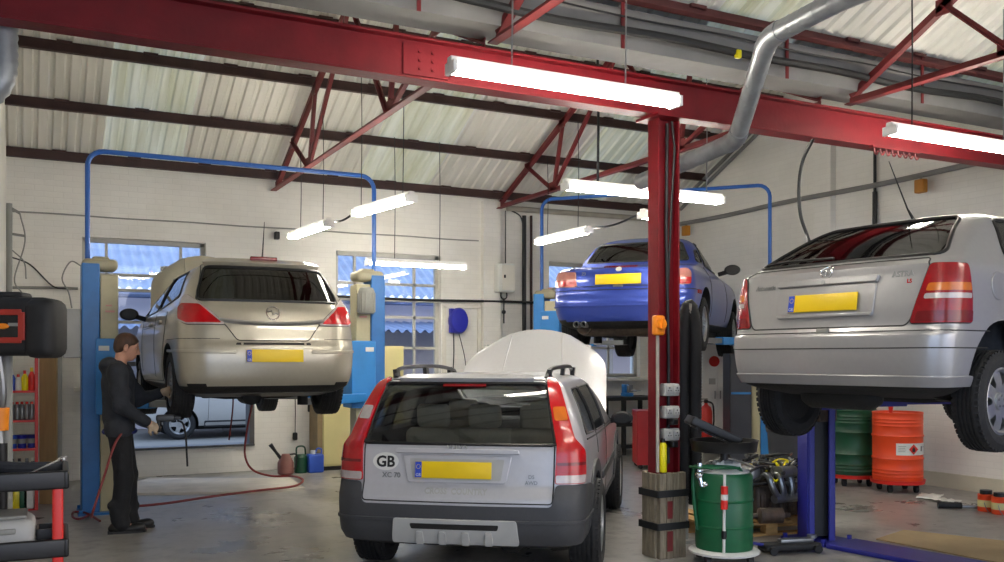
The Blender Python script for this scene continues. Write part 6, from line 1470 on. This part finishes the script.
# ================= PERSON =================
class SDF:
    def __init__(s, lo, hi, h):
        s.h = h; s.lo = np.array(lo, float); n = np.ceil((np.array(hi) - s.lo) / h).astype(int) + 1
        s.n = n; s.d = np.full(n, .08, np.float32)
        s.ax = [s.lo[i] + h * np.arange(n[i]) for i in range(3)]
    def region(s, lo, hi):
        sl = []
        for i in range(3):
            a = int(max(0, math.floor((lo[i] - s.lo[i]) / s.h))); b = int(min(s.n[i], math.ceil((hi[i] - s.lo[i]) / s.h) + 1)); sl.append(slice(a, max(a + 1, b)))
        g = np.meshgrid(*[s.ax[i][sl[i]] for i in range(3)], indexing='ij', sparse=True); return tuple(sl), g
    def merge(s, sl, d, k):
        c = s.d[sl]
        if k > 0:
            h = np.maximum(k - np.abs(c - d), 0) / k; s.d[sl] = np.minimum(c, d) - h * h * k * .25
        else: s.d[sl] = np.minimum(c, d)
    def cone(s, a, b, r0, r1, k=.03, sub=False):
        a, b = np.array(a, float), np.array(b, float); m = max(r0, r1) + k + .03
        sl, g = s.region(np.minimum(a, b) - m, np.maximum(a, b) + m); ab = b - a; L = ab @ ab + 1e-12
        p = [g[i] - a[i] for i in range(3)]; t = np.clip((p[0] * ab[0] + p[1] * ab[1] + p[2] * ab[2]) / L, 0, 1)
        d = np.sqrt((p[0] - t * ab[0]) ** 2 + (p[1] - t * ab[1]) ** 2 + (p[2] - t * ab[2]) ** 2) - (r0 + (r1 - r0) * t)
        if sub: s.d[sl] = np.maximum(s.d[sl], -d)
        else: s.merge(sl, d, k)
        return s
    def ell(s, c, r, k=.03, sub=False, rot=None):
        c, r = np.array(c, float), np.array(r, float); m = r.max() + k + .03; sl, g = s.region(c - m, c + m); p = [g[i] - c[i] for i in range(3)]
        if rot is not None:
            q = [sum(rot[i][j] * p[j] for j in range(3)) for i in range(3)]; p = q
        k0 = np.sqrt(sum((p[i] / r[i]) ** 2 for i in range(3))); k1 = np.sqrt(sum((p[i] / r[i] ** 2) ** 2 for i in range(3))) + 1e-9
        d = k0 * (k0 - 1) / k1
        if sub: s.d[sl] = np.maximum(s.d[sl], -d)
        else: s.merge(sl, d, k)
        return s
    def mesh(s, name, m, parent):
        d = s.d; n = s.n; sg = d < 0
        c = np.zeros(n - 1, bool); cnt = np.zeros(n - 1, np.int16)
        off = [(i, j, k) for i in (0, 1) for j in (0, 1) for k in (0, 1)]
        for o in off: cnt += sg[o[0]:n[0] - 1 + o[0], o[1]:n[1] - 1 + o[1], o[2]:n[2] - 1 + o[2]]
        act = (cnt > 0) & (cnt < 8); idx = -np.ones(n - 1, np.int64); I = np.argwhere(act); idx[act] = np.arange(len(I))
        pos = np.zeros((len(I), 3)); w = np.zeros(len(I))
        for a in off:
            for ax in range(3):
                if a[ax] == 0:
                    b = list(a); b[ax] = 1; da = d[I[:, 0] + a[0], I[:, 1] + a[1], I[:, 2] + a[2]]; db = d[I[:, 0] + b[0], I[:, 1] + b[1], I[:, 2] + b[2]]
                    q = (da < 0) != (db < 0); t = np.where(q, da / np.where(q, da - db, 1), 0); P = np.tile(np.array(a, float), (len(I), 1)); P[:, ax] = t; pos[q] += P[q]; w[q] += 1
        pos = (pos / w[:, None] + I) * s.h + s.lo
        fs = []
        for ax in range(3):
            u, v = (ax + 1) % 3, (ax + 2) % 3
            sa = [slice(1, n[i] - 1) for i in range(3)]; sa[ax] = slice(0, n[ax] - 1); sb = list(sa); sb[ax] = slice(1, n[ax])
            A, Bq = sg[tuple(sa)], sg[tuple(sb)]
            for flip in (False, True):
                E = np.argwhere(A & ~Bq if not flip else ~A & Bq)
                if not len(E): continue
                base = E.copy(); base[:, u] += 1; base[:, v] += 1
                def cell(du, dv):
                    q = base.copy(); q[:, u] += du - 1; q[:, v] += dv - 1; return idx[q[:, 0], q[:, 1], q[:, 2]]
                Q = np.stack([cell(0, 0), cell(1, 0), cell(1, 1), cell(0, 1)], 1)
                fs.append(Q if not flip else Q[:, ::-1])
        fs = np.concatenate(fs)
        me = bpy.data.meshes.new(name); me.from_pydata(pos.tolist(), [], fs.tolist()); me.update()
        me.polygons.foreach_set('use_smooth', [True] * len(me.polygons)); me.materials.append(m)
        o = bpy.data.objects.new(name, me); COL.objects.link(o); o.parent = parent
        md = o.modifiers.new('sm', 'SMOOTH'); md.iterations = 2; md.factor = .4
        return o
pp = at_z(122, 531, 0)
PR = PI / 2 - (PHI + rad(70))
# joints, person frame: x forward, y left, z up
hipR, hipL = (-.02, -.09, .95), (-.02, .09, .95); kneeR, kneeL = (.02, -.105, .51), (.05, .10, .51); ankR, ankL = (-.02, -.11, .09), (.05, .10, .09)
shR, shL = (-.03, -.185, 1.48), (.0, .185, 1.48); elR, elL = (.00, -.245, 1.17), (.12, .235, 1.20); wrR, wrL = (.235, -.17, 1.00), (.345, .14, 1.27)
neck = (-.01, 0, 1.53); head = (.045, 0, 1.70)
hdir = np.array((math.cos(.38), 0, -math.sin(.38)))     # looks down a little
def hand(S, wr, el, side, curl, up, g=0):
    """palm, four jointed fingers and a thumb; curl in radians"""
    w = np.array(wr); f = w - np.array(el); f /= np.linalg.norm(f); u = np.array(up, float); u -= f * (u @ f); u /= np.linalg.norm(u); v = np.cross(f, u)   # v: across the knuckles, u: back of the hand
    S.cone(w - f * .02, w + f * .02, .026 + g, .027 + g, .02)
    for q in (-.026, 0, .026): S.cone(w + f * .02 + v * q * .7, w + f * .085 + v * q, .018 + g, .015 + g, .02)
    for i, (q, ln) in enumerate(((-.033, .072), (-.011, .08), (.012, .076), (.033, .06))):
        p = w + f * .088 + v * q; a = curl * .5; L = ln * .48
        for L_, r0, r1 in ((ln * .46, .0105, .0098), (ln * .32, .0098, .009), (ln * .26, .009, .0078)):
            d = f * math.cos(a) - u * math.sin(a); e = p + d * L_; S.cone(p, e, r0 + g, r1 + g, .005); p = e; a += curl * .62
    p = w + f * .03 + v * (-.03 * side); d = f * .55 - v * side * .62 - u * .5; d /= np.linalg.norm(d); e = p + d * .045; S.cone(p, e, .014 + g, .0115 + g, .012); d2 = f * .8 - v * side * .1 - u * .6; d2 /= np.linalg.norm(d2); S.cone(e, e + d2 * .035, .0112 + g, .009 + g, .006)
def rotm(a):  # rotate points into the head frame (pitch)
    c, s = math.cos(a), math.sin(a); return ((c, 0, -s), (0, 1, 0), (s, 0, c))
RM = np.array(rotm(.30))
def hp(x, y, z): return np.array(head) + RM.T @ np.array((x, y, z))
body = SDF((-.24, -.36, -.01), (.56, .34, 1.86), .0075)
# hidden body under the clothes
for s, h_, k_, a_ in ((-1, hipR, kneeR, ankR), (1, hipL, kneeL, ankL)):
    body.cone(h_, k_, .082, .054, .04); body.cone(k_, a_, .052, .036, .03); body.cone(a_, (a_[0] + .14, a_[1] + s * .01, .035), .036, .03, .03)
body.ell((-.02, 0, .98), (.11, .15, .12), .05); body.ell((-.03, 0, 1.18), (.10, .135, .18), .06); body.ell((-.03, 0, 1.38), (.115, .165, .17), .06)
body.cone(shR, elR, .05, .042, .04); body.cone(elR, wrR, .04, .026, .02); body.cone(shL, elL, .05, .042, .04); body.cone(elL, wrL, .04, .026, .02)
body.cone((-.03, 0, 1.46), hp(-.03, 0, -.06), .058, .052, .04)
body.ell(hp(-.01, 0, .035), (.098, .076, .088), .03, rot=RM); body.ell(hp(.03, 0, -.03), (.068, .062, .085), .03, rot=RM); body.ell(hp(.058, 0, -.085), (.032, .036, .026), .03, rot=RM)
body.cone(hp(.088, 0, .02), hp(.112, 0, -.026), .010, .015, .018); body.ell(hp(.088, 0, -.062), (.016, .026, .008), .010, rot=RM); body.ell(hp(.084, 0, -.076), (.014, .022, .008), .008, rot=RM)
for s in (-1, 1):
    body.cone(hp(.082, s * .018, .034), hp(.076, s * .05, .034), .010, .009, .014); body.ell(hp(.078, s * .032, .012), (.02, .016, .009), .0, sub=True, rot=RM); body.ell(hp(.062, s * .032, .012), (.02, .02, .014), .004, rot=RM)
    body.ell(hp(-.005, s * .078, -.01), (.022, .012, .036), .012, rot=RM); body.ell(hp(.0, s * .086, -.008), (.010, .008, .02), 0, sub=True, rot=RM)
hand(body, wrR, elR, -1, 1.25, (.2, -.9, .35)); hand(body, wrL, elL, 1, .75, (-.1, .85, .5))
person = body.mesh('person', MT['skin'], None)
person.location = (pp.x, pp.y, 0); person.rotation_euler = (0, 0, PR)
tag(person, 'person in black work clothes standing by the raised hatchback holding an air gun', 'person')
for s in (-1, 1): MB().ball(hp(.073, s * .032, .012), .0115, 12).build('eye', MT['whiteplastic'], person)
hr_ = SDF((-.2, -.2, 1.5), (.25, .2, 1.9), .006)
hr_.ell(hp(-.016, 0, .048), (.104, .082, .084), .02, rot=RM); hr_.ell(hp(-.055, 0, .0), (.066, .078, .085), .03, rot=RM)
hr_.ell(hp(.128, 0, -.02), (.078, .16, .118), 0, sub=True, rot=RM)
for s in (-1, 1): hr_.ell(hp(.045, s * .09, -.03), (.06, .035, .065), 0, sub=True, rot=RM); hr_.cone(hp(.012, s * .074, .03), hp(.012, s * .074, -.01), .009, .007, .01)
hr_.mesh('hair', MT['hair'], person)
tz = SDF((-.24, -.26, .0), (.26, .26, 1.12), .009)
for s, h_, k_, a_ in ((-1, hipR, kneeR, ankR), (1, hipL, kneeL, ankL)):
    tz.cone(h_, k_, .104, .083, .04); tz.cone(k_, (a_[0] + .0, a_[1], .14), .082, .074, .03); tz.cone((a_[0] + .012, a_[1], .13), (a_[0] + .02, a_[1], .085), .076, .08, .02)
    for zz_, dx in ((.19, .01), (.26, -.01)): tz.cone((a_[0] + dx - .045, a_[1] - .04, zz_), (a_[0] + dx + .045, a_[1] + .04, zz_ + .02), .045, .045, .03)
    tz.cone((h_[0] + .02, h_[1] + s * .085, .70), (h_[0] + .01, h_[1] + s * .085, .60), .03, .03, .02)
tz.ell((-.02, 0, .97), (.135, .175, .12), .05)
tz.mesh('trousers', MT['trouser'], person)
jk_ = SDF((-.28, -.38, .88), (.50, .36, 1.62), .009)
jk_.ell((-.025, 0, 1.05), (.145, .18, .13), .05); jk_.ell((-.03, 0, 1.20), (.14, .175, .18), .06); jk_.ell((-.035, 0, 1.37), (.145, .19, .17), .06); jk_.cone((-.035, -.13, 1.47), (-.03, .13, 1.47), .075, .075, .06)
for a, b, c in ((shR, elR, wrR), (shL, elL, wrL)):
    jk_.cone(a, b, .083, .068, .05); w = np.array(b) * .12 + np.array(c) * .88; jk_.cone(b, w, .068, .048, .03); jk_.cone(w * .94 + np.array(b) * .06, w, .052, .05, .008)
    m = (np.array(a) * .35 + np.array(b) * .65); jk_.cone(m + (-.04, 0, .02), m + (.05, 0, .0), .05, .05, .04)
jk_.ell((-.105, 0, 1.525), (.095, .135, .085), .04); jk_.cone((-.02, -.085, 1.535), (.065, -.05, 1.47), .04, .034, .03); jk_.cone((-.02, .085, 1.535), (.065, .05, 1.47), .04, .034, .03)
jk_.cone((-.025, -.10, .955), (-.025, .10, .955), .125, .125, .02)
jk_.cone((-.01, 0, 1.80), (-.005, 0, 1.52), .055, .058, 0, sub=True)
jk_.mesh('jacket', MT['cloth'], person)
for a_ in (ankR, ankL):
    bt = SDF((a_[0] - .14, a_[1] - .1, -.005), (a_[0] + .28, a_[1] + .1, .2), .007)
    bt.cone((a_[0], a_[1], .16), (a_[0] - .01, a_[1], .06), .05, .056, .03); bt.ell((a_[0] - .03, a_[1], .045), (.065, .048, .045), .03); bt.ell((a_[0] + .10, a_[1], .04), (.12, .052, .042), .04); bt.ell((a_[0] + .17, a_[1], .045), (.055, .05, .042), .03)
    b_ = bt.mesh('boot', MT['boot'], person); MB().prism([(a_[0] - .095 + .0, a_[1] - .045), (a_[0] + .12, a_[1] - .052), (a_[0] + .22, a_[1] - .03), (a_[0] + .235, a_[1]), (a_[0] + .22, a_[1] + .03), (a_[0] + .12, a_[1] + .052), (a_[0] - .095, a_[1] + .045)], 0, .024).build('sole', MT['dark'], b_)
bl = MB(); bl.tube([(-.02 + .141 * math.cos(t), .178 * math.sin(t), .925 + .01 * math.sin(3 * t)) for t in np.linspace(0, 2 * PI, 30)[:-1]], .014, 6, closed=True); bl.build('belt', mat('dark blue belt', '252a6a', .6), person)
for wr, el, sd_, cu, up_ in ((wrR, elR, -1, 1.25, (.2, -.9, .35)), (wrL, elL, 1, .75, (-.1, .85, .5))):
    w = np.array(wr); gs = SDF(w - .16, w + .2, .0055); hand(gs, wr, el, sd_, cu, up_, .0022); gs.mesh('glove', MT['glove'], person)
PW = Matrix.Translation(person.location) @ Matrix.Rotation(PR, 4, 'Z')
# air gun in the right hand
g0 = Vector(wrR) + Vector((.085, .03, -.01)); ag_ = thing('air_gun', 'dark grey air impact gun held in the right hand at waist height', 'air tool', PW @ g0, PR)
MB().rbox((.06, 0, .055), (.17, .06, .065), .02).cyl((.14, 0, .055), (.19, 0, .055), .022, .016).build('gun_body', mat('dark grey tool casing', '45474b', .45), ag_); MB().rbox((0.0, 0, -.015), (.035, .032, .12), .012).build('grip', MT['blackplastic'], ag_); MB().rbox((.03, 0, .005), (.012, .012, .03), .004).build('trigger', MT['steel'], ag_)
MB().tube(spline([(.16, 0, .03), (.21, .0, .0), (.235, .0, -.12), (.245, .0, -.3), (.25, .0, -.40)], 7), .009, 8).build('black_lead', MT['cable'], ag_)
# red hose from the belt to the floor
hw = [PW @ Vector((.01, -.20, .93)), PW @ Vector((-.06, -.25, .80)), PW @ Vector((-.15, -.26, .5)), PW @ Vector((-.24, -.27, .2))] + [at_z(x, y, .03) for x, y in ((92, 514), (80, 519), (73, 517), (74, 512), (86, 513), (100, 521))]
tag(MB().tube(spline(hw, 8), .011, 8).build('air_hose', MT['hosered']), "red air hose trailing from the person's belt to the floor", 'hose')
# ================= LIGHT, WORLD, CAMERA =================
MT['tube'] = emit_mat('lit fluorescent tube', 'fff8ea', 38)
MT['fitting'] = mat('white light fitting', 'ecebe6', .4, var=.03)
def fluoro(p0, p1, label, tubes=1, group='fluorescent battens', wires=(), power=1):
    p0, p1 = Vector(p0), Vector(p1); c = (p0 + p1) / 2; z = (p0.z + p1.z) / 2; c.z = z; p0.z = p1.z = z
    d = p1 - p0; L_ = d.length; a = math.atan2(d.y, d.x)
    t = thing('pendant_strip_light', label, 'light', c, a, group)
    MB().prism([(-.04, .0), (.04, .0), (.03, .05), (-.03, .05)], -L_ / 2, L_ / 2, Matrix(((0, 0, 1, 0), (1, 0, 0, 0), (0, 1, 0, 0), (0, 0, 0, 1)))).build('housing', MT['fitting'], t, smooth=0, bevel=.005)
    for k in range(tubes):
        y = 0 if tubes == 1 else (-.045 if k == 0 else .045)
        MB().cyl((-L_ / 2 + .03, y, -.032), (L_ / 2 - .03, y, -.032), .019, n=12).build('tube', MT['tube'], t)
    for s in (-1, 1): MB().box((s * (L_ / 2 - .015), 0, -.02), (.03, .14, .075)).build('end_cap', MT['fitting'], t, smooth=0, bevel=.004)
    for u, top, m, r in wires:
        w = MB(); w.tube(spline([(u * L_ / 2, 0, .04), (u * L_ / 2 + .01, .005, .04 + (top - z) * .5), (u * L_ / 2, 0, top - z)], 4), r, 6); w.build('suspension_wire', MT[m], t)
    return t
def rowp(px0, py0, px1, py1, z): return at_z(px0, py0, z), at_z(px1, py1, z)
a, b = at_y(449, 63, 5.4), at_y(677, 101, 5.4); fluoro(a, b, 'long lit strip light in front of the girder, nearest the middle', 2, wires=((-.5, 4.75, 'steel', .006), (.5, 4.75, 'steel', .006)))
a = at_y(889, 128, 5.4); fluoro(a, a + Vector((1.85, 0, 0)), 'long lit strip light in front of the girder at upper right', 2, wires=((-.7, 4.75, 'cable', .007), (.6, 4.75, 'steel', .006)))
a, b = rowp(564, 184, 721, 199, 3.2); fluoro(a, b, 'long lit strip light crossing behind the red column', 2, wires=((-.6, 4.4, 'cable', .012), (.8, 4.4, 'steel', .005)))
a, b = rowp(356, 212, 412, 196, 3.2); fluoro(a, b, 'short lit strip light hung beside the blue pipe, nearer of the linked two', 2, wires=((-.8, 4.9, 'cable', .005), (.7, 4.9, 'cable', .005)))
a, b = rowp(292, 235, 329, 222, 3.2); fluoro(a, b, 'short lit strip light above the left hatchback, further of the linked two', 2, wires=((-.5, 4.2, 'cable', .005), (.7, 4.5, 'cable', .005)))
a, b = rowp(538, 241, 589, 229, 3.2); fluoro(a, b, 'short lit strip light hung above the boot of the blue convertible', 2, wires=((-.6, 4.3, 'cable', .005), (.6, 4.6, 'cable', .005)))
a, b = rowp(642, 213, 671, 219, 3.2); fluoro(a, b, 'short lit strip light mostly hidden behind the red column', 2, wires=((.6, 4.6, 'cable', .005),))
a, b = at_y(366, 262, 11.9), at_y(466, 265, 11.9); fluoro(a, b, 'lit strip light hung in front of the tall back window', 1, wires=((-.45, 4.6, 'cable', .005), (.45, 4.6, 'cable', .005)))
for q, lab in (((329, 222, 356, 212), 'black cable slung between the two short linked strip lights'), ((589, 229, 642, 213), 'black cable slung from the short strip light over the convertible to the column')):
    a, b = rowp(*q, 3.24); m = (a + b) / 2 - Vector((0, 0, .04)); tag(MB().tube(spline([a, m, b], 6), .012, 6).build('link_cable', MT['cable']), lab, 'cable')
for lx, ly in ((3.2, 2.9), (1.2, .8), (6.6, .8)):  # unseen strip lights overhead, added to brighten the front bay
    fluoro((lx, ly, 3.75), (lx + 1.8, ly, 3.75), 'added unseen strip light brightening the front bay near the doors', 1, 'added front bay strip lights', wires=((-.6, z_front(ly) - .1, 'cable', .005), (.6, z_front(ly) - .1, 'cable', .005)))
w = bpy.data.worlds.new('sky'); sc.world = w; w.use_nodes = True
nt = w.node_tree; bg = nt.nodes['Background']
sky = nt.nodes.new('ShaderNodeTexSky'); sky.sky_type = 'NISHITA'; sky.sun_disc = False; sky.sun_elevation = rad(28); sky.sun_rotation = rad(150); sky.air_density = 1.6; sky.dust_density = 2.5
mx = nt.nodes.new('ShaderNodeMix'); mx.data_type = 'RGBA'; mx.inputs['Factor'].default_value = .75
mx.inputs['B'].default_value = (.50, .66, 1.0, 1)
mul = nt.nodes.new('ShaderNodeMix'); mul.data_type = 'RGBA'; mul.blend_type = 'MULTIPLY'; mul.inputs['Factor'].default_value = 1; mul.inputs['B'].default_value = (.12, .12, .12, 1)
nt.links.new(sky.outputs[0], mul.inputs['A']); nt.links.new(mul.outputs['Result'], mx.inputs['A']); nt.links.new(mx.outputs['Result'], bg.inputs['Color'])
bg.inputs['Strength'].default_value = 1.7
cam = bpy.data.cameras.new('camera'); co = bpy.data.objects.new('camera', cam); COL.objects.link(co)
co.location = CAM; co.rotation_euler = (PI / 2, 0, -PHI)
cam.sensor_width = 36; cam.lens = F / 1004 * 36; cam.shift_y = (YH - 281) / 1004; cam.shift_x = 0; cam.clip_start = .05; cam.clip_end = 300
sc.camera = co
vs_ = sc.view_settings; vs_.view_transform = 'Standard'; vs_.look = 'None'; vs_.gamma = 1; vs_.use_curve_mapping = False; vs_.exposure = 1.0
sc.cycles.use_denoising = True; sc.cycles.max_bounces = 10; sc.cycles.diffuse_bounces = 5; sc.cycles.transparent_max_bounces = 24; sc.cycles.sample_clamp_indirect = 6
bpy.context.view_layer.update()
